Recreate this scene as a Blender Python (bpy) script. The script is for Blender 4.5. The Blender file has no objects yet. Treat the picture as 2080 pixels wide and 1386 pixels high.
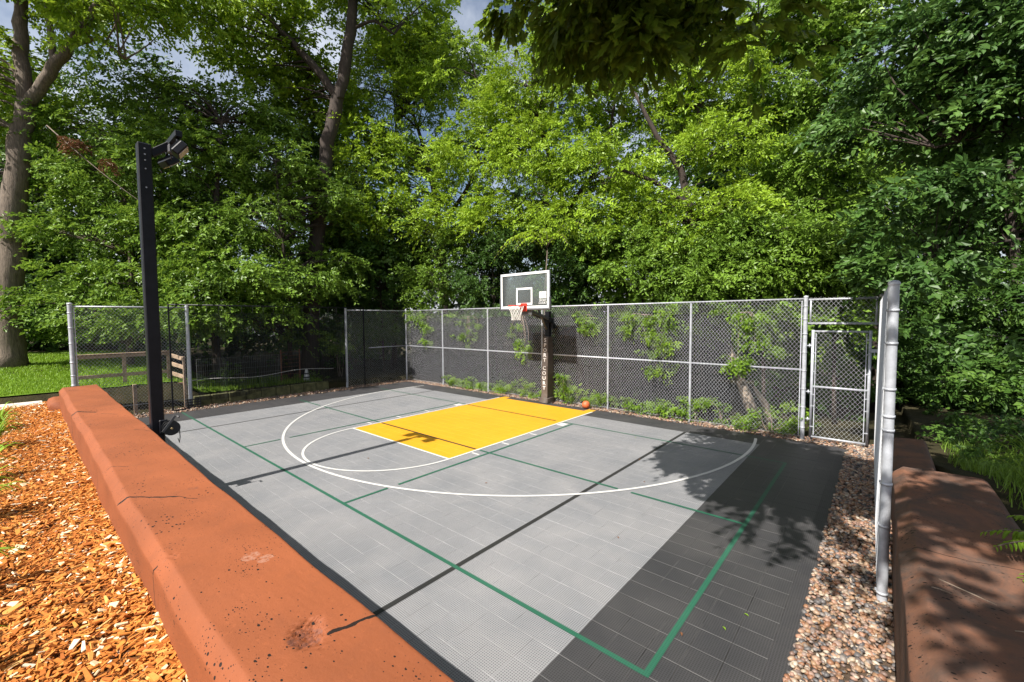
import bpy, math, random
import numpy as np
from mathutils import Vector, Matrix
random.seed(7); rng = np.random.default_rng(7)
R = math.radians
scn = bpy.context.scene
COL = scn.collection

# ------------------------------------------------------------------ camera
CAM = np.array([7.9589, -2.9470, 2.6611]); FPX = 863.37          # focal length in pixels of the 2080 px photograph
YAW, PITCH, ROLL = -0.71550, -0.05129, -0.00621
def cam_axes():
    cy, sy, cp, sp = math.cos(YAW), math.sin(YAW), math.cos(PITCH), math.sin(PITCH)
    f = np.array([sy*cp, cy*cp, sp]); r = np.array([cy, -sy, 0.0]); u = np.cross(r, f)
    cr, sr = math.cos(ROLL), math.sin(ROLL)
    return cr*r + sr*u, -sr*r + cr*u, f
AR, AU, AF = cam_axes()
cd = bpy.data.cameras.new('camera'); cam = bpy.data.objects.new('camera', cd); COL.objects.link(cam)
cd.sensor_width = 36; cd.sensor_fit = 'HORIZONTAL'; cd.lens = FPX/2080*36; cd.clip_start = 0.05; cd.clip_end = 600
cam.matrix_world = Matrix(((AR[0], AU[0], -AF[0], CAM[0]), (AR[1], AU[1], -AF[1], CAM[1]), (AR[2], AU[2], -AF[2], CAM[2]), (0, 0, 0, 1)))
scn.camera = cam

# ------------------------------------------------------------------ light
SUN_EL = R(50.4)                       # sun stands behind the camera: light travels along +y
w = bpy.data.worlds.new('World'); scn.world = w; w.use_nodes = True
nt = w.node_tree; bg = nt.nodes['Background']
sky = nt.nodes.new('ShaderNodeTexSky'); sky.sky_type = 'NISHITA'; sky.sun_disc = False
sky.sun_elevation = SUN_EL; sky.sun_rotation = R(180); sky.air_density = 1.0; sky.dust_density = 3.0; sky.ozone_density = 1.0
tcn = nt.nodes.new('ShaderNodeTexCoord'); cl = nt.nodes.new('ShaderNodeTexNoise'); cl.inputs['Scale'].default_value = 2.6; cl.inputs['Detail'].default_value = 7; cl.inputs['Roughness'].default_value = 0.6
nt.links.new(tcn.outputs['Generated'], cl.inputs['Vector'])
clr = nt.nodes.new('ShaderNodeMapRange'); clr.inputs[1].default_value = 0.42; clr.inputs[2].default_value = 0.66; clr.inputs[4].default_value = 0.6; nt.links.new(cl.outputs['Fac'], clr.inputs[0])
clm = nt.nodes.new('ShaderNodeMix'); clm.data_type = 'RGBA'; clm.inputs[7].default_value = (9.0, 9.3, 9.8, 1)     # thin bright cloud
nt.links.new(clr.outputs[0], clm.inputs[0]); nt.links.new(sky.outputs[0], clm.inputs[6]); nt.links.new(clm.outputs[2], bg.inputs[0]); bg.inputs[1].default_value = 0.070
sd = bpy.data.lights.new('sun', 'SUN'); sd.energy = 5.0; sd.angle = R(0.5); sd.color = (1.0, 0.945, 0.86)
so = bpy.data.objects.new('sun', sd); COL.objects.link(so)
so.rotation_euler = Vector((0.012, math.cos(SUN_EL), -math.sin(SUN_EL))).to_track_quat('-Z', 'Y').to_euler()
so.location = (0, -20, 30)
scn.view_settings.view_transform = 'Standard'; scn.view_settings.look = 'None'
scn.view_settings.exposure = 1.05; scn.view_settings.gamma = 1.0
try:
    scn.cycles.max_bounces = 8; scn.cycles.transparent_max_bounces = 24; scn.cycles.caustics_reflective = False; scn.cycles.caustics_refractive = False
except Exception: pass

def at(px, py, d):                      # point seen at photo pixel (px, py), d metres deep
    return CAM + d*((px-1040)/FPX*AR - (py-693)/FPX*AU + AF)

# ------------------------------------------------------------------ materials
def newmat(name):
    m = bpy.data.materials.new(name); m.use_nodes = True
    return m, m.node_tree, m.node_tree.nodes['Principled BSDF']
def N(t, kind, **kw):
    n = t.nodes.new(kind)
    for k, v in kw.items():
        if k.startswith('i_'): n.inputs[k[2:].replace('_', ' ')].default_value = v
        else: setattr(n, k, v)
    return n
def ramp(t, fac, stops, interp='LINEAR'):
    n = t.nodes.new('ShaderNodeValToRGB'); n.color_ramp.interpolation = interp
    e = n.color_ramp.elements
    while len(e) < len(stops): e.new(0.5)
    for i, (p, c) in enumerate(stops):
        e[i].position = p; e[i].color = (c[0], c[1], c[2], 1)
    t.links.new(fac, n.inputs[0]); return n.outputs[0]
def math_n(t, op, a, b=None, c=None, clamp=False):
    n = t.nodes.new('ShaderNodeMath'); n.operation = op; n.use_clamp = clamp
    for i, v in enumerate((a, b, c)):
        if v is None: continue
        if isinstance(v, (int, float)): n.inputs[i].default_value = v
        else: t.links.new(v, n.inputs[i])
    return n.outputs[0]
def mixc(t, fac, a, b):
    n = t.nodes.new('ShaderNodeMix'); n.data_type = 'RGBA'
    for s, v in ((n.inputs[0], fac), (n.inputs[6], a), (n.inputs[7], b)):
        if isinstance(v, (int, float)): s.default_value = v
        elif isinstance(v, tuple): s.default_value = (v[0], v[1], v[2], 1)
        else: t.links.new(v, s)
    return n.outputs[2]
def geo_pos(t): return t.nodes.new('ShaderNodeNewGeometry').outputs['Position']
def noise(t, vec, scale, detail=4, rough=0.6, dist=0.0):
    n = N(t, 'ShaderNodeTexNoise'); n.inputs['Scale'].default_value = scale; n.inputs['Detail'].default_value = detail
    n.inputs['Roughness'].default_value = rough; n.inputs['Distortion'].default_value = dist
    if vec is not None: t.links.new(vec, n.inputs['Vector'])
    return n.outputs['Fac']
def bump(t, b, h, strength=0.3, dist=0.01):
    n = N(t, 'ShaderNodeBump'); n.inputs['Strength'].default_value = strength; n.inputs['Distance'].default_value = dist
    t.links.new(h, n.inputs['Height']); t.links.new(n.outputs[0], b.inputs['Normal']); return n

MATS = {}
def plain(name, col, rough=0.6, metal=0.0, var=0.15, scale=8.0, bs=0.15, spec=0.5):
    m, t, b = newmat(name); p = geo_pos(t)
    f = noise(t, p, scale)
    lo = tuple(c*(1-var*1.6) for c in col); hi = tuple(min(1, c*(1+var*1.6)) for c in col)
    t.links.new(ramp(t, f, [(0.25, lo), (0.75, hi)]), b.inputs['Base Color'])
    b.inputs['Roughness'].default_value = rough; b.inputs['Metallic'].default_value = metal
    b.inputs['Specular IOR Level'].default_value = spec
    if bs: bump(t, b, noise(t, p, scale*9, 3), bs, 0.004)
    MATS[name] = m; return m

def leafmat(name, dark, mid, light, trans=0.3, rough=0.42):
    m, t, b = newmat(name)
    a = N(t, 'ShaderNodeAttribute', attribute_name='tint')
    c = ramp(t, a.outputs['Fac'], [(0.0, dark), (0.5, mid), (1.0, light)])
    t.links.new(c, b.inputs['Base Color']); b.inputs['Roughness'].default_value = rough
    b.inputs['Specular IOR Level'].default_value = 0.25
    tr = N(t, 'ShaderNodeBsdfTranslucent'); hs = N(t, 'ShaderNodeHueSaturation'); hs.inputs['Value'].default_value = 1.15; hs.inputs['Hue'].default_value = 0.485
    t.links.new(c, hs.inputs['Color']); t.links.new(hs.outputs[0], tr.inputs['Color'])
    mx = N(t, 'ShaderNodeMixShader'); mx.inputs[0].default_value = trans
    t.links.new(b.outputs[0], mx.inputs[1]); t.links.new(tr.outputs[0], mx.inputs[2])
    t.links.new(mx.outputs[0], t.nodes['Material Output'].inputs['Surface'])
    MATS[name] = m; return m

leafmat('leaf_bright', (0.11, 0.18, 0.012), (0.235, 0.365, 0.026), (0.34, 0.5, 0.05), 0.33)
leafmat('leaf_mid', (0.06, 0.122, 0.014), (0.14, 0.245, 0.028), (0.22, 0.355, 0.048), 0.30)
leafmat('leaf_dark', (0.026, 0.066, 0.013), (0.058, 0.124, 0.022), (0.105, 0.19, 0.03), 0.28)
leafmat('leaf_cool', (0.028, 0.07, 0.016), (0.06, 0.13, 0.028), (0.105, 0.2, 0.04), 0.28)
leafmat('leaf_oak', (0.075, 0.130, 0.014), (0.140, 0.230, 0.022), (0.200, 0.310, 0.034), 0.55)
leafmat('leaf_weed', (0.07, 0.14, 0.012), (0.135, 0.24, 0.02), (0.21, 0.33, 0.034), 0.30)
leafmat('leaf_dead',   (0.090, 0.035, 0.016), (0.150, 0.065, 0.030), (0.210, 0.110, 0.055), 0.15)
leafmat('grass_blade', (0.090, 0.165, 0.012), (0.165, 0.290, 0.020), (0.240, 0.380, 0.036), 0.25)

def barkmat(name, a, b_):
    m, t, b = newmat(name); p = geo_pos(t)
    mp = N(t, 'ShaderNodeMapping'); mp.inputs['Scale'].default_value = (14, 14, 2.2); t.links.new(p, mp.inputs[0])
    f = noise(t, mp.outputs[0], 1.6, 6, 0.7, 0.6)
    t.links.new(ramp(t, f, [(0.3, a), (0.7, b_)]), b.inputs['Base Color']); b.inputs['Roughness'].default_value = 0.9
    bump(t, b, f, 0.9, 0.03); MATS[name] = m
barkmat('bark', (0.055, 0.042, 0.032), (0.20, 0.155, 0.12))
barkmat('bark_dark', (0.020, 0.015, 0.012), (0.060, 0.042, 0.033))
barkmat('bark_pale', (0.14, 0.105, 0.08), (0.34, 0.28, 0.22))

plain('galvanised', (0.42, 0.44, 0.48), 0.45, 0.25, 0.14, 14, 0.05)
plain('wire', (0.44, 0.45, 0.47), 0.5, 0.2, 0.1, 10, 0)
plain('wire_dull', (0.30, 0.31, 0.31), 0.6, 0.2, 0.1, 10, 0)
plain('black_steel', (0.008, 0.0085, 0.012), 0.42, 0.0, 0.25, 9, 0.05, 0.3)
plain('grey_steel', (0.10, 0.10, 0.105), 0.45, 0.3, 0.15, 9, 0.05)
plain('black_plastic', (0.018, 0.018, 0.02), 0.5, 0, 0.2, 20, 0.1)
plain('pad_vinyl', (0.085, 0.068, 0.058), 0.55, 0, 0.22, 6, 0.2)
plain('white_paint', (0.72, 0.72, 0.72), 0.5, 0, 0.06, 12, 0.05)
plain('red_paint', (0.58, 0.035, 0.018), 0.4, 0, 0.12, 12, 0.05)
plain('net_cord', (0.72, 0.71, 0.68), 0.8, 0, 0.08, 30, 0)
plain('lamp_lens', (0.62, 0.50, 0.40), 0.25, 0, 0.1, 30, 0)
plain('timber', (0.30, 0.215, 0.15), 0.85, 0, 0.3, 7, 0.4)
plain('timber_brown', (0.16, 0.088, 0.052), 0.85, 0, 0.35, 7, 0.4)
plain('timber_moss', (0.105, 0.105, 0.045), 0.9, 0, 0.45, 6, 0.5)
plain('rusty', (0.24, 0.10, 0.06), 0.8, 0.1, 0.35, 15, 0.3)
plain('pale_stone', (0.52, 0.47, 0.40), 0.85, 0, 0.2, 7, 0.4)
plain('orange_rubber', (0.46, 0.105, 0.035), 0.55, 0, 0.15, 25, 0.25)
plain('twig', (0.22, 0.17, 0.13), 0.9, 0, 0.25, 20, 0.2)
plain('gold_nut', (0.55, 0.42, 0.2), 0.35, 0.6, 0.1, 20, 0)

# wall: iron-oxide stained concrete with pits, cracks and worn patches
def seg_dist(t, vec, a, b):
    """distance from a 2-D point (vector socket, z = 0) to the segment a-b"""
    def vm(op, x, y):
        n = t.nodes.new('ShaderNodeVectorMath'); n.operation = op
        for i, v in enumerate((x, y)):
            if isinstance(v, tuple): n.inputs[i].default_value = v
            else: t.links.new(v, n.inputs[i])
        return n
    A = (a[0], a[1], 0.0); D = (b[0]-a[0], b[1]-a[1], 0.0); L2 = D[0]**2 + D[1]**2
    pa = vm('SUBTRACT', vec, A).outputs[0]
    h = math_n(t, 'MULTIPLY', vm('DOT_PRODUCT', pa, D).outputs['Value'], 1/L2, clamp=True)
    sc = t.nodes.new('ShaderNodeVectorMath'); sc.operation = 'SCALE'; sc.inputs[0].default_value = D; t.links.new(h, sc.inputs['Scale'])
    return vm('DISTANCE', pa, sc.outputs[0]).outputs['Value']
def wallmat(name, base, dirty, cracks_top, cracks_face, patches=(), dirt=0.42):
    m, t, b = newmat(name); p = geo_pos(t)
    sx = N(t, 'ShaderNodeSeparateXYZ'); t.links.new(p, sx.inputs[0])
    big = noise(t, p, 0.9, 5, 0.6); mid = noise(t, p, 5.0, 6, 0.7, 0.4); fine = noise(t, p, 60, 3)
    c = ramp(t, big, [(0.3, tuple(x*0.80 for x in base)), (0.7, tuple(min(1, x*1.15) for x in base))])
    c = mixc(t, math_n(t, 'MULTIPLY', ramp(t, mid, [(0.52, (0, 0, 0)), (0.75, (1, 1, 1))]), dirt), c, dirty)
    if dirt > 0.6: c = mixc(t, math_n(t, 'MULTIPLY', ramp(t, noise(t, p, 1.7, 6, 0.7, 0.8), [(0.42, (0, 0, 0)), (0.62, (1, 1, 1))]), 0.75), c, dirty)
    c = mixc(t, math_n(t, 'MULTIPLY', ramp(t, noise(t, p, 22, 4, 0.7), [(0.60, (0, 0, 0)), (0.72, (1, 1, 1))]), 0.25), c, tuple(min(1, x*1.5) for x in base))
    # pits: small holes, gathered in loose drifts
    pit = None
    mpp = N(t, 'ShaderNodeMapping'); mpp.inputs['Scale'].default_value = (0.8, 1.35, 1.0); mpp.inputs['Rotation'].default_value = (0, 0, 0.6); t.links.new(p, mpp.inputs[0])
    for sc_, lo_, hi_, tmax, nsc in ((14, 0.46, 0.70, 0.13, 1.3), (26, 0.40, 0.66, 0.24, 2.0), (55, 0.38, 0.70, 0.26, 3.0)):
        v = N(t, 'ShaderNodeTexVoronoi'); v.inputs['Scale'].default_value = sc_; t.links.new(mpp.outputs[0], v.inputs['Vector'])
        cs = N(t, 'ShaderNodeSeparateColor'); t.links.new(v.outputs['Color'], cs.inputs[0])
        th = math_n(t, 'MULTIPLY', math_n(t, 'MULTIPLY', ramp(t, noise(t, p, nsc, 3), [(lo_, (0, 0, 0)), (hi_, (1, 1, 1))]), tmax), math_n(t, 'ADD', cs.outputs[0], 0.35))
        k_ = math_n(t, 'LESS_THAN', v.outputs['Distance'], th)
        pit = k_ if pit is None else math_n(t, 'MAXIMUM', pit, k_)
    # wobbling coordinates for the cracks
    nz = N(t, 'ShaderNodeTexNoise'); nz.inputs['Scale'].default_value = 9; nz.inputs['Detail'].default_value = 4; t.links.new(p, nz.inputs['Vector'])
    wob = t.nodes.new('ShaderNodeVectorMath'); wob.operation = 'MULTIPLY_ADD'
    t.links.new(nz.outputs['Color'], wob.inputs[0]); wob.inputs[1].default_value = (0.05, 0.05, 0.05)
    t.links.new(p, wob.inputs[2])
    sw = N(t, 'ShaderNodeSeparateXYZ'); t.links.new(wob.outputs[0], sw.inputs[0])
    def plane(ax, ay):
        cx = N(t, 'ShaderNodeCombineXYZ'); t.links.new(sw.outputs[ax], cx.inputs[0]); t.links.new(sw.outputs[ay], cx.inputs[1]); return cx.outputs[0]
    crack = None
    for pl, lst in (((0, 1), cracks_top), ((0, 2), cracks_face)):
        if not lst: continue
        vec = plane(*pl)
        gate = math_n(t, 'GREATER_THAN', sx.outputs[2], 1.06) if pl == (0, 1) else math_n(t, 'LESS_THAN', sx.outputs[1], -2.40)
        for a, b2, wd in lst:
            a = (a[0]+0.025, a[1]+0.025); b2 = (b2[0]+0.025, b2[1]+0.025)
            k = math_n(t, 'MULTIPLY', math_n(t, 'LESS_THAN', seg_dist(t, vec, a, b2), wd), gate)
            crack = k if crack is None else math_n(t, 'MAXIMUM', crack, k)
    dark = pit if crack is None else math_n(t, 'MAXIMUM', pit, crack)
    c = mixc(t, math_n(t, 'MULTIPLY', dark, 0.98), c, (0.006, 0.004, 0.003))
    for (qx, qy, r, col) in patches:
        d = N(t, 'ShaderNodeVectorMath'); d.operation = 'DISTANCE'; t.links.new(plane(0, 1), d.inputs[0]); d.inputs[1].default_value = (qx+0.025, qy+0.025, 0)
        c = mixc(t, math_n(t, 'MULTIPLY', math_n(t, 'LESS_THAN', d.outputs['Value'], r), ramp(t, noise(t, p, 35, 4, 0.8), [(0.42, (0, 0, 0)), (0.58, (1, 1, 1))])), c, col)
    t.links.new(c, b.inputs['Base Color']); b.inputs['Roughness'].default_value = 0.72; b.inputs['Specular IOR Level'].default_value = 0.3
    h = math_n(t, 'SUBTRACT', math_n(t, 'ADD', math_n(t, 'MULTIPLY', fine, 0.25), math_n(t, 'MULTIPLY', mid, 0.5)), math_n(t, 'MULTIPLY', dark, 1.6))
    bump(t, b, h, 0.45, 0.012)
    MATS[name] = m
wallmat('wall_stain', (0.215, 0.062, 0.022), (0.150, 0.047, 0.020),
        [((3.02, -2.47), (3.10, -2.40), 0.012), ((3.10, -2.40), (3.42, -2.14), 0.010), ((3.42, -2.14), (3.60, -2.04), 0.004), ((-2.35, -2.47), (-2.25, -2.40), 0.02), ((-2.25, -2.40), (-1.95, -2.20), 0.020), ((-1.7, -2.15), (-1.4, -2.0), 0.005),
         ((6.05, -1.82), (6.02, -1.93), 0.009), ((6.02, -1.93), (5.99, -2.03), 0.011), ((1.9, -2.43), (2.05, -2.3), 0.004), ((0.1, -1.98), (0.45, -1.82), 0.004)],
        [((4.45, 1.0), (4.43, 0.78), 0.009), ((4.50, 1.09), (4.46, 1.03), 0.008), ((-2.32, 1.08), (-2.34, 0.70), 0.02), ((1.3, 1.0), (1.27, 0.70), 0.004)],
        [(5.92, -2.12, 0.080, (0.15, 0.055, 0.034)), (4.95, -2.05, 0.05, (0.27, 0.13, 0.085)), (5.05, -2.0, 0.045, (0.27, 0.13, 0.085)), (3.3, -2.0, 0.04, (0.15, 0.05, 0.025))])
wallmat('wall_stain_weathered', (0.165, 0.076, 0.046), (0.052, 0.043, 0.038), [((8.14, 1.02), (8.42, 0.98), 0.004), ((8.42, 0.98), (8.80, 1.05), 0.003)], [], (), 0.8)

# court tiles: open polypropylene grid; dust and scuffs over it
def tilemat(name, col, dust, grid=0.35, rough=0.5):
    m, t, b = newmat(name); p = geo_pos(t)
    sx = N(t, 'ShaderNodeSeparateXYZ'); t.links.new(p, sx.inputs[0])
    def saw(s, k): return math_n(t, 'ABSOLUTE', math_n(t, 'SUBTRACT', math_n(t, 'FRACT', math_n(t, 'MULTIPLY', s, k)), 0.5))
    g = math_n(t, 'MULTIPLY', math_n(t, 'GREATER_THAN', saw(sx.outputs[0], 51.18), 0.19), math_n(t, 'GREATER_THAN', saw(sx.outputs[1], 51.18), 0.19))
    big = noise(t, p, 1.1, 6, 0.62, 0.5); mid = noise(t, p, 7, 4, 0.6)
    c = mixc(t, math_n(t, 'MULTIPLY', ramp(t, big, [(0.35, (0, 0, 0)), (0.72, (1, 1, 1))]), 0.55), tuple(x*0.86 for x in col), dust)
    c = mixc(t, math_n(t, 'MULTIPLY', ramp(t, mid, [(0.5, (0, 0, 0)), (0.8, (1, 1, 1))]), 0.3), c, tuple(min(1, x*1.18) for x in col))
    c = mixc(t, math_n(t, 'MULTIPLY', ramp(t, noise(t, p, 0.45, 3, 0.5, 0.8), [(0.40, (0, 0, 0)), (0.62, (1, 1, 1))]), 0.22), c, tuple(x*0.62 for x in col))
    c = mixc(t, math_n(t, 'MULTIPLY', g, grid), c, tuple(x*0.10 for x in col))
    v = N(t, 'ShaderNodeTexVoronoi'); v.inputs['Scale'].default_value = 1.3; t.links.new(p, v.inputs['Vector'])
    c = mixc(t, math_n(t, 'MULTIPLY', math_n(t, 'LESS_THAN', v.outputs['Distance'], 0.025), 0.6), c, (0.04, 0.035, 0.03))
    t.links.new(c, b.inputs['Base Color']); b.inputs['Roughness'].default_value = rough; b.inputs['Specular IOR Level'].default_value = 0.4
    bump(t, b, math_n(t, 'SUBTRACT', 1.0, g), 0.15, 0.003); MATS[name] = m
tilemat('tile_grey', (0.228, 0.235, 0.252), (0.325, 0.315, 0.316), 0.62)
tilemat('tile_black', (0.044, 0.044, 0.049), (0.088, 0.084, 0.083), 0.60)
tilemat('tile_yellow', (0.60, 0.300, 0.014), (0.58, 0.30, 0.02), 0.12)
tilemat('line_white', (0.58, 0.58, 0.57), (0.52, 0.51, 0.49), 0.16)
tilemat('line_green', (0.020, 0.108, 0.066), (0.036, 0.120, 0.080), 0.3)
tilemat('line_black', (0.022, 0.022, 0.023), (0.035, 0.034, 0.032), 0.3)
plain('tile_rim_grey', (0.190, 0.190, 0.196), 0.5, 0, 0.35, 3, 0); plain('tile_rim_black', (0.049, 0.048, 0.048), 0.5, 0, 0.6, 3, 0); plain('tile_rim_yellow', (0.56, 0.27, 0.014), 0.5, 0, 0.06, 3, 0)  # rims: bright highlights along the tile edges, put into the colour

def soilmat(name, a, b_, c_, scale=3.0):
    m, t, b = newmat(name); p = geo_pos(t)
    f = noise(t, p, scale, 8, 0.7); f2 = noise(t, p, scale*12, 5, 0.7)
    c = ramp(t, f, [(0.3, a), (0.5, b_), (0.7, c_)])
    c = mixc(t, math_n(t, 'MULTIPLY', f2, 0.5), c, tuple(x*0.4 for x in a))
    t.links.new(c, b.inputs['Base Color']); b.inputs['Roughness'].default_value = 0.95; b.inputs['Specular IOR Level'].default_value = 0.15
    bump(t, b, f2, 0.8, 0.03); MATS[name] = m
soilmat('forest_floor', (0.028, 0.022, 0.014), (0.045, 0.042, 0.018), (0.075, 0.055, 0.032))
soilmat('mulch_soil', (0.16, 0.055, 0.016), (0.23, 0.085, 0.024), (0.30, 0.125, 0.035), 8)
soilmat('lawn_soil', (0.085, 0.16, 0.014), (0.12, 0.215, 0.018), (0.15, 0.25, 0.022), 2)
soilmat('gravel_soil', (0.085, 0.060, 0.042), (0.13, 0.092, 0.065), (0.17, 0.12, 0.09), 9)

def tintmat(name, stops, rough=0.7, spec=0.35):
    m, t, b = newmat(name); a = N(t, 'ShaderNodeAttribute', attribute_name='tint'); p = geo_pos(t)
    c = ramp(t, a.outputs['Fac'], stops, 'LINEAR')
    c = mixc(t, math_n(t, 'MULTIPLY', noise(t, p, 45, 4), 0.45), c, tuple(x*0.5 for x in stops[0][1]))
    t.links.new(c, b.inputs['Base Color']); b.inputs['Roughness'].default_value = rough; b.inputs['Specular IOR Level'].default_value = spec
    MATS[name] = m
tintmat('pebbles', [(0, (0.065, 0.06, 0.062)), (0.16, (0.13, 0.122, 0.12)), (0.32, (0.25, 0.115, 0.06)), (0.48, (0.30, 0.185, 0.105)), (0.6, (0.20, 0.185, 0.175)), (0.75, (0.36, 0.20, 0.135)), (0.9, (0.38, 0.29, 0.20)), (1, (0.52, 0.46, 0.38))], 0.5, 0.4)
tintmat('wood_chips', [(0, (0.20, 0.055, 0.012)), (0.25, (0.42, 0.13, 0.024)), (0.55, (0.58, 0.215, 0.040)), (0.8, (0.66, 0.32, 0.085)), (0.93, (0.72, 0.48, 0.20)), (1, (0.80, 0.70, 0.52))], 0.85, 0.2)

def sheer(name, col, alpha, stripes=0.0):
    m, t, b = newmat(name); p = geo_pos(t)
    b.inputs['Base Color'].default_value = (*col, 1); b.inputs['Roughness'].default_value = 0.8; b.inputs['Specular IOR Level'].default_value = 0.15
    tr = N(t, 'ShaderNodeBsdfTransparent'); mx = N(t, 'ShaderNodeMixShader')
    f = math_n(t, 'ADD', alpha-0.12, math_n(t, 'MULTIPLY', noise(t, p, 2.5, 5), 0.24))
    if stripes:
        sx = N(t, 'ShaderNodeSeparateXYZ'); t.links.new(p, sx.inputs[0])
        f = math_n(t, 'ADD', f, math_n(t, 'MULTIPLY', math_n(t, 'SINE', math_n(t, 'MULTIPLY', sx.outputs[1], 70)), stripes), clamp=True)
    t.links.new(f, mx.inputs[0]); t.links.new(tr.outputs[0], mx.inputs[1]); t.links.new(b.outputs[0], mx.inputs[2])
    t.links.new(mx.outputs[0], t.nodes['Material Output'].inputs['Surface']); MATS[name] = m
sheer('screen_fabric', (0.0125, 0.0125, 0.0165), 0.80)
sheer('net_fabric', (0.020, 0.021, 0.022), 0.38, 0.10)
m, t, b = newmat('board_glass')
tr = N(t, 'ShaderNodeBsdfTransparent'); tr.inputs[0].default_value = (0.80, 0.86, 0.87, 1)
gl = N(t, 'ShaderNodeBsdfGlossy'); gl.inputs['Roughness'].default_value = 0.03
df = N(t, 'ShaderNodeBsdfDiffuse'); df.inputs[0].default_value = (0.45, 0.5, 0.52, 1)
m1 = N(t, 'ShaderNodeMixShader'); m1.inputs[0].default_value = 0.10; m2 = N(t, 'ShaderNodeMixShader')
fr = N(t, 'ShaderNodeFresnel'); fr.inputs[0].default_value = 1.5
t.links.new(tr.outputs[0], m1.inputs[1]); t.links.new(df.outputs[0], m1.inputs[2])
t.links.new(fr.outputs[0], m2.inputs[0]); t.links.new(m1.outputs[0], m2.inputs[1]); t.links.new(gl.outputs[0], m2.inputs[2])
t.links.new(m2.outputs[0], t.nodes['Material Output'].inputs['Surface']); MATS['board_glass'] = m

# ------------------------------------------------------------------ object helpers
def link(o, parent=None):
    COL.objects.link(o)
    if parent is not None: o.parent = parent
    return o
def tag(o, label=None, cat=None, group=None, kind=None):
    if label: o['label'] = label
    if cat: o['category'] = cat
    if group: o['group'] = group
    if kind: o['kind'] = kind
    return o
def thing(name, loc, label, cat, group=None):
    o = bpy.data.objects.new(name, None); o.empty_display_size = 0.2; o.location = loc; link(o)
    return tag(o, label, cat, group)
def local(parent, P):
    if parent is None: return np.asarray(P, float)
    off = np.zeros(3); q = parent
    while q is not None: off += np.array(q.location); q = q.parent
    return np.asarray(P, float) - off
class MB:                               # collects shapes in world coordinates, builds one mesh
    def __init__(s): s.v = []; s.f = []; s.sm = []; s.mi = []
    def add(s, vs, fs, smooth=False, mi=0):
        k = len(s.v); s.v += [tuple(map(float, q)) for q in vs]; s.f += [tuple(i+k for i in f) for f in fs]; s.sm += [smooth]*len(fs); s.mi += [mi]*len(fs); return s
    def box(s, c, size, M=None, bev=0.0, mi=0):
        hx, hy, hz = (q/2 for q in size)
        if bev > 0:
            b = min(bev, hx*0.9, hy*0.9, hz*0.9); vs = []
            for (x, y, z) in ((hx-b, hy-b, hz), (hx, hy-b, hz-b), (hx-b, hy, hz-b)):
                for sx in (1, -1):
                    for sy in (1, -1):
                        for sz in (1, -1): vs.append((x*sx, y*sy, z*sz))
            import itertools
            V = np.array(vs); fs = hull_faces(V)
        else:
            V = np.array([(x, y, z) for x in (-hx, hx) for y in (-hy, hy) for z in (-hz, hz)])
            fs = [(0, 1, 3, 2), (4, 6, 7, 5), (0, 4, 5, 1), (2, 3, 7, 6), (0, 2, 6, 4), (1, 5, 7, 3)]
        if M is not None: V = V @ np.array(M).T
        return s.add(V + np.array(c), fs, mi=mi)
    def tube(s, pts, rad, n=8, cap=True, smooth=True, square=False):
        P = np.array(pts, float); m = len(P); rad = [rad]*m if np.isscalar(rad) else rad
        T = np.gradient(P, axis=0); T /= np.linalg.norm(T, axis=1)[:, None] + 1e-9
        ref = np.array([0, 0, 1.0]) if abs(T[0][2]) < 0.9 else np.array([1.0, 0, 0])
        vs = []; a = np.cross(ref, T[0]); a /= np.linalg.norm(a)
        for i in range(m):
            a = a - T[i]*np.dot(a, T[i]); a /= np.linalg.norm(a)+1e-9; b = np.cross(T[i], a)
            for k in range(n):
                th = 2*math.pi*k/n + (math.pi/4 if square else 0); vs.append(P[i] + rad[i]*(math.cos(th)*a + math.sin(th)*b))
        fs = [(i*n+k, i*n+(k+1) % n, (i+1)*n+(k+1) % n, (i+1)*n+k) for i in range(m-1) for k in range(n)]
        k0 = len(s.v); s.add(vs, fs, smooth)
        if cap: s.f += [tuple(k0+i for i in range(n))[::-1], tuple(k0+(m-1)*n+i for i in range(n))]; s.sm += [False]*2; s.mi += [0]*2
        return s
    def build(s, name, mat, parent=None):
        me = bpy.data.meshes.new(name); me.from_pydata([tuple(q) for q in local(parent, np.array(s.v))], [], s.f)
        for mm in (mat if isinstance(mat, (list, tuple)) else [mat]): me.materials.append(MATS[mm])
        me.polygons.foreach_set('use_smooth', s.sm); me.polygons.foreach_set('material_index', s.mi); me.update()
        return link(bpy.data.objects.new(name, me), parent)
def hull_faces(V):
    import bmesh
    bm = bmesh.new(); vs = [bm.verts.new(tuple(q)) for q in V]; bm.verts.index_update()
    r = bmesh.ops.convex_hull(bm, input=vs); bm.faces.ensure_lookup_table()
    bmesh.ops.dissolve_limit(bm, angle_limit=0.02, verts=bm.verts, edges=bm.edges)
    bm.verts.index_update(); idx = {}
    for v in bm.verts:
        d = np.linalg.norm(V-np.array(v.co), axis=1); idx[v.index] = int(d.argmin())
    fs = [tuple(idx[v.index] for v in f.verts) for f in bm.faces]; bm.free(); return fs
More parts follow.
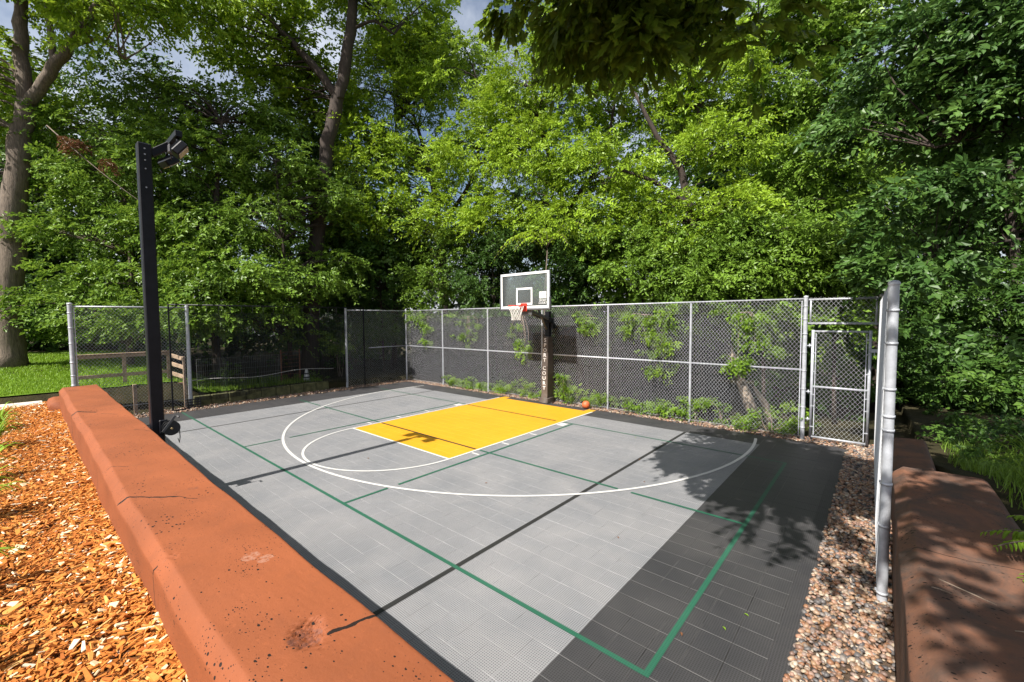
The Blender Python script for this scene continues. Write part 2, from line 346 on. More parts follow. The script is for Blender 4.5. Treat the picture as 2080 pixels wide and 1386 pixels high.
def mesh_np(name, V, F, mat, parent=None, tint=None, smooth=False):
    V = local(parent, V).astype(np.float32); F = np.asarray(F, np.int32); m, k = F.shape
    me = bpy.data.meshes.new(name); me.vertices.add(len(V)); me.vertices.foreach_set('co', V.ravel())
    me.loops.add(m*k); me.loops.foreach_set('vertex_index', F.ravel()); me.polygons.add(m)
    me.polygons.foreach_set('loop_start', np.arange(0, m*k, k, dtype=np.int32)); me.polygons.foreach_set('loop_total', np.full(m, k, np.int32))
    me.polygons.foreach_set('use_smooth', np.full(m, smooth)); me.update(calc_edges=True)
    if tint is not None:
        a = me.attributes.new('tint', 'FLOAT', 'POINT'); a.data.foreach_set('value', np.asarray(tint, np.float32))
    me.materials.append(MATS[mat]); return link(bpy.data.objects.new(name, me), parent)
def unit(a): return a/(np.linalg.norm(a, axis=-1, keepdims=True)+1e-9)

# ------------------------------------------------------------------ ground
def sstep(a, b, x): t = np.clip((x-a)/(b-a), 0, 1); return t*t*(3-2*t)
def ground_z(x, y):
    z = np.full(np.shape(x), -0.045)
    back = -0.02 - np.clip(y-8.7, 0, 40)*0.085
    z = np.where(y > 8.55, back, z)
    left = 0.34 + 0.46*(1-sstep(0.0, 0.8, y)) + np.clip(-8.9-x, 0, 9)*0.075*(1-sstep(0, 3, y)*0.6) - np.clip(y-4, 0, 30)*0.05
    z = np.where(x < -8.25, np.where(y > 8.55, np.minimum(left, left*0+0.25-np.clip(y-8.5, 0, 40)*0.06), left), z)
    right = 1.0 - 0.75*sstep(2.8, 7.5, y) - np.clip(x-10.5, 0, 40)*0.09 - np.clip(y-8, 0, 40)*0.085
    z = np.where(x > 8.6, right, z)
    z = np.where(y < -2.15, np.where(x > -8.25, 0.50+0.012*x, np.where(y < -2.15, left, z)), z)
    return z
gx = np.unique(np.concatenate([np.linspace(-120, -24, 25), np.arange(-24, 24, 0.3), np.linspace(24, 120, 25), [-8.24, -8.26, 8.59, 8.61]]))
gy = np.unique(np.concatenate([np.linspace(-60, -12, 15), np.arange(-12, 30, 0.3), np.linspace(30, 160, 30), [-2.14, -2.16, 8.54, 8.56]]))
X, Y = np.meshgrid(gx, gy); Z = ground_z(X, Y); Z = Z + np.where((np.abs(X) > 9.2) | (Y > 9) | (Y < -4), rng.normal(0, 0.03, Z.shape), 0)
nx, ny = len(gx), len(gy); I = np.arange(nx*ny).reshape(ny, nx)
F = np.stack([I[:-1, :-1], I[:-1, 1:], I[1:, 1:], I[1:, :-1]], -1).reshape(-1, 4)
tag(mesh_np('ground', np.stack([X, Y, Z], -1).reshape(-1, 3), F, 'forest_floor', None, None, True), kind='structure')

def sheet(name, x0, x1, y0, y1, zf, mat, step=0.15, amp=0.0):
    xs = np.linspace(x0, x1, max(2, int((x1-x0)/step))); ys = np.linspace(y0, y1, max(2, int((y1-y0)/step)))
    X, Y = np.meshgrid(xs, ys); Z = zf(X, Y) + rng.normal(0, amp, X.shape) if amp else zf(X, Y)
    I = np.arange(X.size).reshape(X.shape); F = np.stack([I[:-1, :-1], I[:-1, 1:], I[1:, 1:], I[1:, :-1]], -1).reshape(-1, 4)
    return tag(mesh_np(name, np.stack([X, Y, Z], -1).reshape(-1, 3), F, mat, None, None, True), kind='structure')
mulch_z = lambda x, y: 0.625 + 0.033*np.clip(x, 0, 6.5) + 0.02*np.sin(x*1.7+y*2) + 0.03*np.clip(-2.6-y, 0, 2)
sheet('mulch_bed', -7.9, 9.5, -5.0, -2.44, mulch_z, 'mulch_soil', 0.1, 0.006)
sheet('gravel_bed', 7.4, 8.13, -2.0, 8.6, lambda x, y: -0.02+0*x, 'gravel_soil', 0.1, 0.004)
sheet('gravel_path', -8.2, 7.4, 7.8, 8.55, lambda x, y: -0.022+0*x, 'gravel_soil', 0.1, 0.004)
sheet('gravel_margin', -8.25, -7.4, -2.0, 7.8, lambda x, y: -0.024+0*x, 'gravel_soil', 0.1, 0.004)
sheet('lawn', -17.5, -8.3, -9.0, 1.6, lambda x, y: ground_z(x, y)+0.035, 'lawn_soil', 0.3, 0.01)
sheet('court_slab', -7.4, 7.4, -1.5, 7.9, lambda x, y: -0.018+0*x, 'pale_stone', 5.0)

# ------------------------------------------------------------------ court
TS = 0.254; X0 = -29*TS; Y0 = 2.28-14*TS; NXT, NYT = 58, 36
court = bpy.data.objects.new('sport_court', None); link(court); tag(court, kind='structure')
def tile_data(name, m1, m2):
    b = MB(); h = TS/2-0.0005; r = 0.0026; z0, z1 = -0.016, 0.0
    o = [(-h, -h), (h, -h), (h, h), (-h, h)]; i_ = [(-h+r, -h+r), (h-r, -h+r), (h-r, h-r), (-h+r, h-r)]
    vs = [(x, y, z1-0.0018) for x, y in o] + [(x, y, z1) for x, y in i_] + [(x, y, z0) for x, y in o]
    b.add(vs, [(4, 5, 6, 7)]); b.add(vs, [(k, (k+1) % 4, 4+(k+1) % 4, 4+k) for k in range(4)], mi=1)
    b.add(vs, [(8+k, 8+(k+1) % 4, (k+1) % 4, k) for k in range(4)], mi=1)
    o_ = b.build(name, [m1, m2]); me = o_.data; bpy.data.objects.remove(o_); return me, b
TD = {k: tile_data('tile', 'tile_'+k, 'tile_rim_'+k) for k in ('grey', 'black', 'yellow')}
def tile_colour(cx, cy):
    if abs(cx) < 1.79 and 2.28 < cy < 7.614: return 'yellow'
    if 1.52 < abs(cx) < 1.79 and cy > 7.61: return 'yellow'
    if abs(cx) > 6.1 or cy > 7.11: return 'black'
    return 'grey'
cells = []
for i in range(NXT):
    for j in range(NYT):
        cx, cy = X0+(i+.5)*TS, Y0+(j+.5)*TS; d = np.array([cx, cy, 0])-CAM
        zz = d@AF; px = 1040+FPX*(d@AR)/max(zz, .01); py = 693-FPX*(d@AU)/max(zz, .01)
        inview = zz > 0.3 and -40 < px < 2120 and py < 1420 and cy > -1.0
        cells.append((0 if inview else 1, float(d@d), cx, cy))
cells.sort()
rest = {k: MB() for k in TD}
for n_, (_, _, cx, cy) in enumerate(cells):
    k = tile_colour(cx, cy); dz = random.uniform(-0.0006, 0.0006)
    if n_ < 300:
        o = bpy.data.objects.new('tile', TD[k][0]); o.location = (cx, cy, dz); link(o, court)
    else:
        b = TD[k][1]; V = np.array(b.v)+np.array((cx, cy, dz)); q = rest[k]; k0 = len(q.v)
        q.v += [tuple(x) for x in V]; q.f += [tuple(i+k0 for i in f) for f in b.f]; q.sm += b.sm; q.mi += b.mi
for k, q in rest.items():
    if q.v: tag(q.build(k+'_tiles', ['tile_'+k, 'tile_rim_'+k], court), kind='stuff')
# sloped edging round the tiles
def ramp_piece(w_):
    h = TS/2-0.0012; b = MB()
    b.add([(-h, 0, -0.001), (h, 0, -0.001), (h, w_, -0.0165), (-h, w_, -0.0165), (-h, 0, -0.0178), (h, 0, -0.0178)], [(0, 1, 2, 3), (0, 3, 4), (1, 5, 2), (0, 4, 5, 1), (4, 3, 2, 5)])
    o = b.build('edge_ramp', 'tile_black'); me = o.data; bpy.data.objects.remove(o); return me
RS, RF = ramp_piece(0.16), ramp_piece(0.10)
for i in range(NXT):
    for (yy, rz) in ((Y0+NYT*TS, 0), (Y0, math.pi)):
        o = bpy.data.objects.new('edge_ramp', RF); o.location = (X0+(i+.5)*TS, yy, 0); o.rotation_euler.z = rz; link(o, court)
for j in range(NYT):
    for (xx, rz) in ((X0, math.pi/2), (-X0, -math.pi/2)):
        o = bpy.data.objects.new('edge_ramp', RS); o.location = (xx, Y0+(j+.5)*TS, 0); o.rotation_euler.z = rz; link(o, court)
LZ = [0.0035]
def strip(name, pts, wd, mat):
    LZ[0] += 0.00012; z = LZ[0]; P = np.array(pts, float); T = unit(np.gradient(P, axis=0)); Nn = np.stack([-T[:, 1], T[:, 0]], 1)*wd/2
    b = MB(); m = len(P); vs = [(*q, z) for q in P-Nn] + [(*q, z) for q in P+Nn]
    b.add(vs, [(i, i+1, m+i+1, m+i) for i in range(m-1)]); return b.build(name, mat, court)
def arc(cx, cy, r, a0, a1, n): return [(cx+r*math.cos(R(a)), cy+r*math.sin(R(a))) for a in np.linspace(a0, a1, n)]
LW = 0.05
YB = Y0+NYT*TS
strip('black_line', [(4.572, Y0), (4.572, 7.10)], 0.06, 'line_black'); strip('black_line', [(-4.68, Y0), (-4.68, 7.10)], 0.05, 'line_black')
strip('green_side_line', [(-7.36, 0), (6.731, 0)], LW, 'line_green')
strip('green_side_line', [(-6.7, 6.096), (-1.83, 6.096)], 0.045, 'line_green'); strip('green_side_line', [(1.83, 6.096), (6.731, 6.096)], 0.045, 'line_green')
strip('black_line', [(-1.74, 6.096), (1.6, 6.096)], 0.045, 'line_black')
strip('green_end_line', [(6.706, -0.0245), (6.706, 6.1)], LW, 'line_green')
strip('green_centre_line', [(-6.7, 3.048), (-5.22, 3.048)], LW, 'line_green'); strip('green_centre_line', [(-4.98, 3.048), (-1.83, 3.048)], LW, 'line_green')
strip('black_line', [(-1.74, 3.048), (1.74, 3.048)], LW, 'line_black')
strip('green_centre_line', [(1.87, 3.048), (4.92, 3.048)], LW, 'line_green'); strip('green_centre_line', [(5.14, 3.048), (6.68, 3.048)], LW, 'line_green')
for s in (1, -1):
    strip('green_service_line', [(s*2.134, 0.025), (s*2.134, 0.73)], LW, 'line_green'); strip('green_service_line', [(s*2.134, 0.93), (s*2.134, 6.07)], LW, 'line_green')
    strip('white_lane_line', [(s*1.803, 2.255), (s*1.803, 7.61)], LW, 'line_white')
    for yy, ww, ll in ((5.87, 0.26, 0.2), (4.68, 0.05, 0.2), (3.72, 0.05, 0.2), (2.83, 0.05, 0.2)):
        strip('white_lane_mark', [(s*1.86, yy), (s*(1.86+ll), yy)], ww, 'line_white')
strip('white_free_throw_line', [(-1.828, 2.28), (1.828, 2.28)], LW, 'line_white')
strip('white_free_throw_arc', arc(0, 2.28, 1.803, 180.9, 359.1, 60), LW, 'line_white')
strip('white_three_point_arc', arc(0, 6.44, 6.04, 169, 370.5, 140), 0.055, 'line_white')

# ------------------------------------------------------------------ concrete walls
def wall_mesh(name, mat, prof, x0, x1, axis, amp, parent=None, step=0.04, sag=None, spall=None):
    """sweeps an outline (cross direction, height) along an axis, with uneven casting"""
    P = []; q_ = [prof[0]]
    for k_ in range(1, len(prof)-1):    # two support loops hug every corner so that it stays crisp
        a, c0, b2 = (np.array(prof[k_+i_], float) for i_ in (-1, 0, 1))
        q_ += [tuple(c0+unit(a-c0)*0.006), tuple(c0+unit(b2-c0)*0.006)]
    prof = q_ + [prof[-1]]
    for a, b2 in zip(prof[:-1], prof[1:]):
        n = max(1, int(np.hypot(b2[0]-a[0], b2[1]-a[1])/(0.012 if spall is not None and a[1] > 1.1 and b2[1] > 1.1 else step))); P += [(a[0]+(b2[0]-a[0])*k/n, a[1]+(b2[1]-a[1])*k/n) for k in range(n)]
    P.append(prof[-1]); P = np.array(P); L = np.linspace(x0, x1, int((x1-x0)/step)+1)
    if spall is not None: L = np.unique(np.concatenate([L]+[np.arange(q[0]-q[2]*1.6, q[0]+q[2]*1.6, 0.008) for q in spall]))
    def wav(u, v, k): return np.sin(u*1.1+k)*np.cos(v*1.7+k*2)+0.6*np.sin(u*2.9+v*2.1+k*3)+0.4*np.sin(u*6.1-v*4.3+k)
    UU, C = np.meshgrid(L, np.arange(len(P)), indexing='ij'); c = P[C, 0]; h = P[C, 1]
    c2 = c + amp*wav(UU, h*2, 1.3)*0.8 + rng.normal(0, amp*0.06, UU.shape); h2 = h + amp*wav(UU, c*3, 4.1)*0.6 + rng.normal(0, amp*0.05, UU.shape)
    if sag is not None: h2 = h2 + sag(UU, c)
    if spall is not None:
        for (sx, sc, rad, dep) in spall:
            dd = np.hypot((UU-sx)*0.75, c-sc)+rng.normal(0, 0.012, UU.shape); h2 = h2 - np.where((dd < rad) & (h > 1.05), dep*(1-(dd/rad)**2)*rng.uniform(0.5, 1.2, UU.shape), 0)
    V = np.stack([UU, c2, h2] if axis == 0 else [c2, UU, h2], -1).reshape(-1, 3)
    n1, n2 = UU.shape; I = np.arange(n1*n2).reshape(n1, n2); F = np.stack([I[:-1, :-1], I[1:, :-1], I[1:, 1:], I[:-1, 1:]], -1).reshape(-1, 4)
    fs = [tuple(int(q) for q in f) for f in (F if axis == 0 else F[:, ::-1])]
    e0 = tuple(int(q) for q in I[0]); e1 = tuple(int(q) for q in I[-1][::-1]); fs += [e0, e1]
    b = MB(); b.add(V, fs, True); return b.build(name, mat, parent)
WL = thing('concrete_wall', (0, -2.2, 0.0), 'long rust red concrete wall with chamfered edge between wood chips and court', 'wall')
wall_mesh('wall_body', 'wall_stain', [(-2.45, -0.05), (-2.468, 1.075), (-2.402, 1.150), (-1.835, 1.155), (-1.82, 1.13), (-1.82, -0.05)], -6.25, 9.2, 0, 0.008, WL, 0.035,
          spall=[(5.92, -2.12, 0.085, 0.034), (5.86, -2.07, 0.05, 0.02), (4.55, -2.38, 0.03, 0.012)])
WE = thing('concrete_block', (-6.9, -2.3, 0.0), 'low rounded rust red concrete block at the far end of the long wall', 'wall')
wall_mesh('block_body', 'wall_stain', [(-2.62, -0.05), (-2.64, 0.72), (-2.60, 0.80), (-2.52, 0.835), (-2.0, 0.835), (-1.9, 0.78), (-1.88, -0.05)], -7.3, -6.27, 0, 0.008, WE, 0.05)
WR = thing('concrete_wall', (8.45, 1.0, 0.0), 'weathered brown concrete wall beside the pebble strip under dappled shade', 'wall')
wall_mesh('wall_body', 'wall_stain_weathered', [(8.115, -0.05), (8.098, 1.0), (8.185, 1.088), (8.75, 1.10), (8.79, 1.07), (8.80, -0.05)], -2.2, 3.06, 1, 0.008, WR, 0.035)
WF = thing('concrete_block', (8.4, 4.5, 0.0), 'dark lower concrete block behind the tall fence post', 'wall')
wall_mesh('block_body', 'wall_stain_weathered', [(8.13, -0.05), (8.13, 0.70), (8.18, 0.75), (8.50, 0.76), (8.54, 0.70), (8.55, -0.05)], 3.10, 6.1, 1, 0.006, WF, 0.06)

# ------------------------------------------------------------------ chain link
def chain(P0, P1, z0, z1, parent, name='chain_link', r=0.0019, sx=0.080, sz=0.100, mat='wire', sag=0.0):
    """diagonal wires from P0 to P1 (x, y), crossing front and back like woven mesh"""
    P0 = np.array(P0, float); P1 = np.array(P1, float); L = np.linalg.norm(P1-P0); H = z1-z0; d = (P1-P0)/L; n = np.array([-d[1], d[0]])
    k = sx/sz; Vs = []; Fs = []; cnt = 0
    for sg in (1, -1):
        s = -H*k
        while s < L+H*k:
            a, b2 = s, s+sg*H*k         # u at bottom, u at top
            t0, t1 = 0.0, 1.0
            if b2 != a:
                ts = sorted(((0-a)/(b2-a), (L-a)/(b2-a))); t0 = max(t0, ts[0]); t1 = min(t1, ts[1])
            if t1-t0 > 0.01:
                q = [];
                for tt in (t0, t1):
                    u = a+(b2-a)*tt; q.append(np.array([*(P0+d*u+n*0.0025*sg), z0+H*tt]))
                ax = unit(q[1]-q[0]); e1 = np.array([n[0], n[1], 0]); e2 = np.cross(ax, e1)
                for w_ in q:
                    for th in (0, 2.094, 4.189): Vs.append(w_+r*(math.cos(th)*e1+math.sin(th)*e2))
                Fs += [(cnt, cnt+1, cnt+4, cnt+3), (cnt+1, cnt+2, cnt+5, cnt+4), (cnt+2, cnt, cnt+3, cnt+5)]; cnt += 6
            s += sx
    # knuckled top edge
    u = 0.0
    while u < L:
        for sg in (1, -1):
            a_ = np.array([*(P0+d*u), z1]); b_ = np.array([*(P0+d*(u+sg*0.02)), z1+0.022]); ax = unit(b_-a_); e1 = np.array([n[0], n[1], 0]); e2 = np.cross(ax, e1)
            for w_ in (a_, b_):
                for th in (0, 2.094, 4.189): Vs.append(w_+r*(math.cos(th)*e1+math.sin(th)*e2))
            Fs += [(cnt, cnt+1, cnt+4, cnt+3), (cnt+1, cnt+2, cnt+5, cnt+4), (cnt+2, cnt, cnt+3, cnt+5)]; cnt += 6
        u += sx
    return tag(mesh_np(name, np.array(Vs), np.array(Fs), mat, parent), kind='stuff')
def post(parent, x, y, z0, z1, r=0.03, mat='galvanised', cap=True, name='post'):
    b = MB(); pts = [(x, y, z0), (x, y, z0+0.01), (x, y, z1-0.02), (x, y, z1-0.01)]; rad = [r]*4
    if cap: pts += [(x, y, z1+0.001), (x, y, z1+0.02), (x, y, z1+0.035), (x, y, z1+0.042)]; rad += [r*1.12, r*1.12, r*0.8, r*0.15]
    b.tube(pts, rad, 14); return b.build(name, mat, parent)
def rail(parent, a, b2, r=0.021, mat='galvanised', name='rail'):
    return MB().tube([a, b2], r, 10).build(name, mat, parent)
def bands(parent, x, y, zs, r):
    for z in zs:
        b = MB(); b.tube([(x, y, z-0.012), (x, y, z+0.012)], r*1.14, 14); b.box((x-r*1.05, y+r*1.0, z), (0.022, 0.022, 0.018)); b.build('tension_band', 'galvanised', parent)

FY = 8.2; FT = 3.06
FF = thing('chain_link_fence', (0, FY, 0), 'long galvanised chain link fence behind the basketball hoop', 'fence')
for x in (-5.45, -2.9, -0.42, 1.97, 4.30): post(FF, x, FY, -0.05, FT-0.02, 0.026, cap=False)
post(FF, -7.95, FY, -0.05, FT+0.02, 0.036); post(FF, 6.71, FY, -0.05, FT+0.03, 0.042)
rail(FF, (-7.95, FY, FT), (6.71, FY, FT), 0.020, name='top_rail'); rail(FF, (-7.95, FY, 1.52), (6.71, FY, 1.52), 0.020, name='middle_rail')
rail(FF, (-7.95, FY, 0.06), (6.71, FY, 0.06), 0.004, 'wire', 'tension_wire')
chain((-7.93, FY-0.028), (6.64, FY-0.028), 0.03, FT, FF)
MB().box((6.645, FY-0.03, 1.55), (0.018, 0.006, 2.95)).build('tension_bar', 'galvanised', FF)
bands(FF, 6.71, FY, [0.25, 0.7, 1.1, 1.5, 1.9, 2.3, 2.62, 2.9], 0.042)
# black windscreen hung outside the fence, slightly wavy
sx_ = np.linspace(-7.95, 5.2, 90); sz_ = np.linspace(0.05, 2.72, 22); SX, SZ = np.meshgrid(sx_, sz_); SY = 8.44+0.03*np.sin(SX*2.1)+0.02*np.sin(SX*5.3+SZ*1.2); SZ2 = SZ+np.where(SZ > 2.6, 0.05*np.sin(SX*1.9), 0)
I = np.arange(SX.size).reshape(SX.shape); mesh_np('windscreen', np.stack([SX, SY, SZ2], -1).reshape(-1, 3), np.stack([I[:-1, :-1], I[:-1, 1:], I[1:, 1:], I[1:, :-1]], -1).reshape(-1, 4), 'screen_fabric', FF, None, True)

GT = thing('fence_gate', (7.35, FY, 0), 'galvanised chain link gate at the right end of the far fence', 'gate')
gx0, gx1, gz0, gz1 = 6.855, 7.80, 0.075, 2.36
for x in (gx0, gx1): MB().tube([(x, FY, gz0-0.02), (x, FY, gz1+0.03)], 0.027, 12).build('gate_upright', 'galvanised', GT)
for z, nm in ((gz0, 'bottom_rail'), (1.17, 'middle_rail'), (gz1, 'top_rail')): rail(GT, (gx0, FY, z), (gx1, FY, z), 0.022, name=nm)
chain((gx0+0.05, FY-0.024), (gx1-0.05, FY-0.024), gz0, gz1, GT)
for x, s in ((gx0+0.055, 1), (gx1-0.055, -1)):
    MB().box((x, FY-0.026, 1.22), (0.016, 0.006, 2.2)).build('tension_bar', 'galvanised', GT)
    for z in (0.3, 0.75, 1.0, 1.5, 1.9, 2.2): MB().box((x-s*0.028, FY-0.026, z), (0.075, 0.008, 0.02)).build('tension_band', 'galvanised', GT)
b = MB(); b.box((7.87, FY-0.02, 1.98), (0.15, 0.05, 0.07), bev=0.012); b.tube([(7.87, FY-0.05, 1.96), (7.87, FY-0.07, 1.90), (7.90, FY-0.05, 1.88)], 0.008, 6); b.build('latch', 'galvanised', GT)
for z in (0.45, 1.05, 2.05): b = MB(); b.tube([(6.755, FY-0.01, z), (6.85, FY-0.01, z)], 0.012, 8); b.tube([(6.80, FY-0.01, z-0.04), (6.80, FY-0.01, z+0.04)], 0.014, 8); b.build('hinge', 'galvanised', GT)
TP = thing('fence_transom', (7.35, FY, 2.5), 'short chain link panel above the gate', 'fence')
rail(TP, (6.76, FY, 2.53), (7.92, FY, 2.53), 0.022, name='bottom_rail'); rail(TP, (6.76, FY, 3.04), (7.92, FY, 3.04), 0.022, name='top_rail')
for x in (6.80, 7.88): rail(TP, (x, FY, 2.5), (x, FY, 3.06), 0.018, name='upright')
chain((6.80, FY-0.024), (7.88, FY-0.024), 2.5, 3.06, TP)

FR = thing('chain_link_fence', (8.02, 5.2, 0), 'chain link fence seen edge on between the gate and the tall right post', 'fence')
post(FR, 8.035, 2.23, -0.05, 2.95, 0.040); post(FR, 7.95, FY, -0.05, FT+0.02, 0.036)
for y in (5.2,): post(FR, 8.0, y, -0.05, FT-0.02, 0.026, cap=False)
rail(FR, (8.035, 2.23, 2.90), (7.95, FY, 3.02), 0.02, name='top_rail')
chain((8.0, 2.27), (7.92, FY-0.05), 0.03, 2.93, FR)
bands(FR, 8.035, 2.23, [0.08, 0.72, 1.12, 1.62, 1.75, 2.0, 2.42, 2.72], 0.040)

FL = thing('chain_link_fence', (-8.0, -0.9, 0), 'chain link fence panel in front of the wooden rail fence and lawn', 'fence')
post(FL, -8.0, -2.12, 0.0, 3.12, 0.052); post(FL, -8.0, 0.35, 0.1, 3.10, 0.052)
rail(FL, (-8.0, -2.12, 3.06), (-8.0, 0.35, 3.08), 0.022, name='top_rail')
chain((-7.96, -2.06), (-7.96, 0.30), 0.05, 3.06, FL, r=0.0024); rail(FL, (-7.96, -2.1, 0.30), (-7.96, 0.3, 0.30), 0.006, 'wire', 'tension_wire')
MB().box((-7.96, -2.05, 1.55), (0.006, 0.02, 2.95)).build('tension_bar', 'galvanised', FL)
bands(FL, -8.0, -2.12, [1.0, 1.25, 1.6, 2.1, 2.5, 2.9], 0.052)
FC = thing('chain_link_fence', (-8.0, 6.8, 0), 'dark chain link fence panel in the far left corner of the court', 'fence')
post(FC, -8.0, 5.42, 0.0, 3.10, 0.045)
rail(FC, (-8.0, 5.42, 3.06), (-7.97, FY, 3.06), 0.02, name='top_rail'); rail(FC, (-8.0, 6.4, 1.52), (-7.97, FY, 1.52), 0.018, name='middle_rail')
chain((-7.965, 5.45), (-7.94, FY-0.05), 0.03, 3.06, FC)
# net curtain on a black frame across the opening
NF = thing('net_frame', (-7.86, 3.0, 0), 'black steel frame hung with dark ball netting on the left side', 'net')
for y in (-0.12, 6.1): MB().tube([(-7.85, y, -0.02), (-7.85, y, 3.17)], 0.026, 4, square=True, smooth=False).build('frame_post', 'black_steel', NF)
rail(NF, (-7.85, -0.14, 3.15), (-7.85, 6.12, 3.15), 0.022, 'black_steel', 'top_bar')
for y, s in ((-0.12, 1), (6.1, -1)): MB().tube([(-7.85, y, 2.95), (-7.85, y+s*0.2, 3.13)], 0.014, 6).build('brace', 'black_steel', NF)
b = MB(); b.box((-7.85, 0.06, 0.0), (0.05, 0.42, 0.03)); b.tube([(-7.85, 0.2, 0.01), (-7.85, -0.1, 0.3)], 0.014, 6); b.build('foot', 'black_steel', NF)
for k in range(16): MB().tube([(-7.85, 0.5+k*0.32, 3.15), (-7.86, 0.5+k*0.32, 3.05), (-7.87, 0.5+k*0.32, 2.93)], 0.007, 5).build('hook', 'grey_steel', NF)
yy = np.linspace(0.40, 5.38, 240); zz = np.linspace(0.28, 2.94, 16); NY, NZ = np.meshgrid(yy, zz)
NXs = -7.90+0.045*np.sin(NY*11)*(0.4+0.6*(1-NZ/3))+0.03*np.sin(NY*4.3+1); NZ2 = NZ - 0.03*np.abs(np.sin((NY-0.5)/0.32*math.pi))*(NZ > 2.7) - np.where(NZ < 0.5, 0.10*np.sin(NY*1.3), 0)
I = np.arange(NY.size).reshape(NY.shape); mesh_np('netting', np.stack([NXs, NY, NZ2], -1).reshape(-1, 3), np.stack([I[:-1, :-1], I[:-1, 1:], I[1:, 1:], I[1:, :-1]], -1).reshape(-1, 4), 'net_fabric', NF, None, True)

# ------------------------------------------------------------------ things behind the left fence
TW = thing('timber_retaining_wall', (-8.32, -1.0, 0), 'low brown timber retaining wall of stacked boards under the rail fence', 'wall')
for k in range(5): MB().box((-8.34+0.01*(k % 2), -1.05, 0.08+k*0.155), (0.09, 2.75, 0.147), bev=0.01).build('plank', 'timber_brown', TW)
for y in (-2.2, -0.9, 0.28): MB().box((-8.27, y, 0.42), (0.07, 0.09, 0.86), bev=0.008).build('stake', 'timber', TW)
BW = thing('moss_edging', (-8.2, 2.4, 0), 'mossy low block edging at the foot of the dark netting', 'wall')
yq = 0.45
while yq < 4.6:
    L_ = random.uniform(0.42, 0.52); MB().box((-8.2+random.uniform(-.01, .01), yq+L_/2, 0.15), (0.14, L_-0.012, 0.34), bev=0.02).build('block', 'timber_moss', BW); yq += L_
RFn = thing('rail_fence', (-8.8, -1.0, 0.7), 'weathered wooden rail fence behind the left chain link panel', 'fence')
for z in (1.67, 1.11): MB().box((-8.8, -1.0, z), (0.035, 2.15, 0.10), bev=0.006).build('rail', 'timber', RFn)
MB().box((-8.8, -1.0, 1.735), (0.12, 2.2, 0.025), bev=0.004).build('cap_board', 'timber', RFn)
for y in (-2.04, -1.03, 0.0): MB().box((-8.83, y, 1.15), (0.07, 0.085, 1.10), bev=0.006).build('post', 'timber', RFn)
for z in (1.62, 1.36, 1.06, 0.74):
    d = np.array([0.55, 0.26, -0.13]); c = np.array([-8.8, 0.02, z])+d/2; M = np.array(Vector(d).to_track_quat('X', 'Z').to_matrix())
    MB().box(c, (0.62, 0.03, 0.12), M, bev=0.005).build('rail', 'timber', RFn)
MB().box((-8.26, 0.27, 1.05), (0.06, 0.06, 1.05), bev=0.006).build('post', 'timber', RFn)
CR = thing('plastic_crate', (-8.12, 0.42, 0), 'small black plastic crate at the foot of the netting post', 'crate')
b = MB()
for z in (0.02, 0.10, 0.18, 0.26): b.box((-7.93, 0.42, z), (0.012, 0.34, 0.035)); b.box((-8.13, 0.25, z), (0.40, 0.012, 0.035)); b.box((-8.13, 0.59, z), (0.40, 0.012, 0.035))
for y in (0.26, 0.34, 0.42, 0.50, 0.58): b.box((-7.93, y, 0.14), (0.014, 0.02, 0.28))
b.box((-8.13, 0.42, 0.0), (0.38, 0.32, 0.012)); b.build('crate_body', 'black_plastic', CR)
WFc = thing('wire_fence', (-9.0, 2.0, 0.3), 'thin wire garden fence with green stakes behind the netting', 'fence')
b = MB()
for k in range(44): b.tube([(-9.0, 0.75+k*0.06, 0.32), (-9.0, 0.75+k*0.06, 1.42)], 0.0035, 3, cap=False)
for z in (0.4, 0.6, 0.8, 1.0, 1.2, 1.4): b.tube([(-9.0, 0.75, z), (-9.0, 3.36, z)], 0.0035, 3, cap=False)
b.build('wire_grid', 'wire_dull', WFc)
for y in (1.55, 2.55): MB().tube([(-8.97, y, 0.2), (-8.97, y, 0.95)], 0.015, 6).build('stake', 'leaf_cool', WFc)
TR = thing('trellis', (-9.0, 3.7, 0.2), 'rusty framed wire trellis panel leaning behind the netting', 'trellis')
b = MB()
for k in range(9): b.tube([(-9.0, 3.36, 0.35+k*0.14), (-9.0, 4.02, 0.35+k*0.14)], 0.006, 4, cap=False)
for k in range(7): b.tube([(-9.0, 3.42+k*0.09, 0.3), (-9.0, 3.42+k*0.09, 0.75)], 0.004, 4, cap=False)
b.build('wire_grid', 'rusty', TR)
for y in (3.35, 4.03): MB().box((-9.0, y, 0.88), (0.035, 0.035, 1.36)).build('frame_bar', 'rusty', TR)
RP = MB(); ys = np.linspace(0.38, 5.0, 30); RP.tube([(-8.25, y, 0.80+0.05*math.sin(y*2.1)+0.06*(y/5)-0.04) for y in ys], 0.010, 5)
tag(RP.build('rope', 'net_cord'), 'pale rope strung along behind the dark netting', 'rope')
CN = thing('traffic_cone', (-8.7, 4.15, 0.2), 'small white banded cone standing beside the rusty trellis', 'cone')
MB().tube([(-8.7, 4.15, 0.33), (-8.7, 4.15, 0.50), (-8.7, 4.15, 0.66), (-8.7, 4.15, 0.80)], [0.13, 0.10, 0.07, 0.04], 14).build('cone_body', 'white_paint', CN)
MB().box((-8.7, 4.15, 0.32), (0.32, 0.32, 0.03), bev=0.01).build('base', 'black_plastic', CN)
for z, r_ in ((0.46, 0.112), (0.60, 0.088)): MB().tube([(-8.7, 4.15, z), (-8.7, 4.15, z+0.05)], [r_+0.003, r_-0.007], 14).build('band', 'grey_steel', CN)
ST = MB(); ST.box((-7.75, -3.05, 0.615), (0.95, 0.75, 0.09), bev=0.03)
tag(ST.build('stone_slab', 'pale_stone'), 'pale flat stone slab lying on the wood chips near the lawn', 'stone slab')

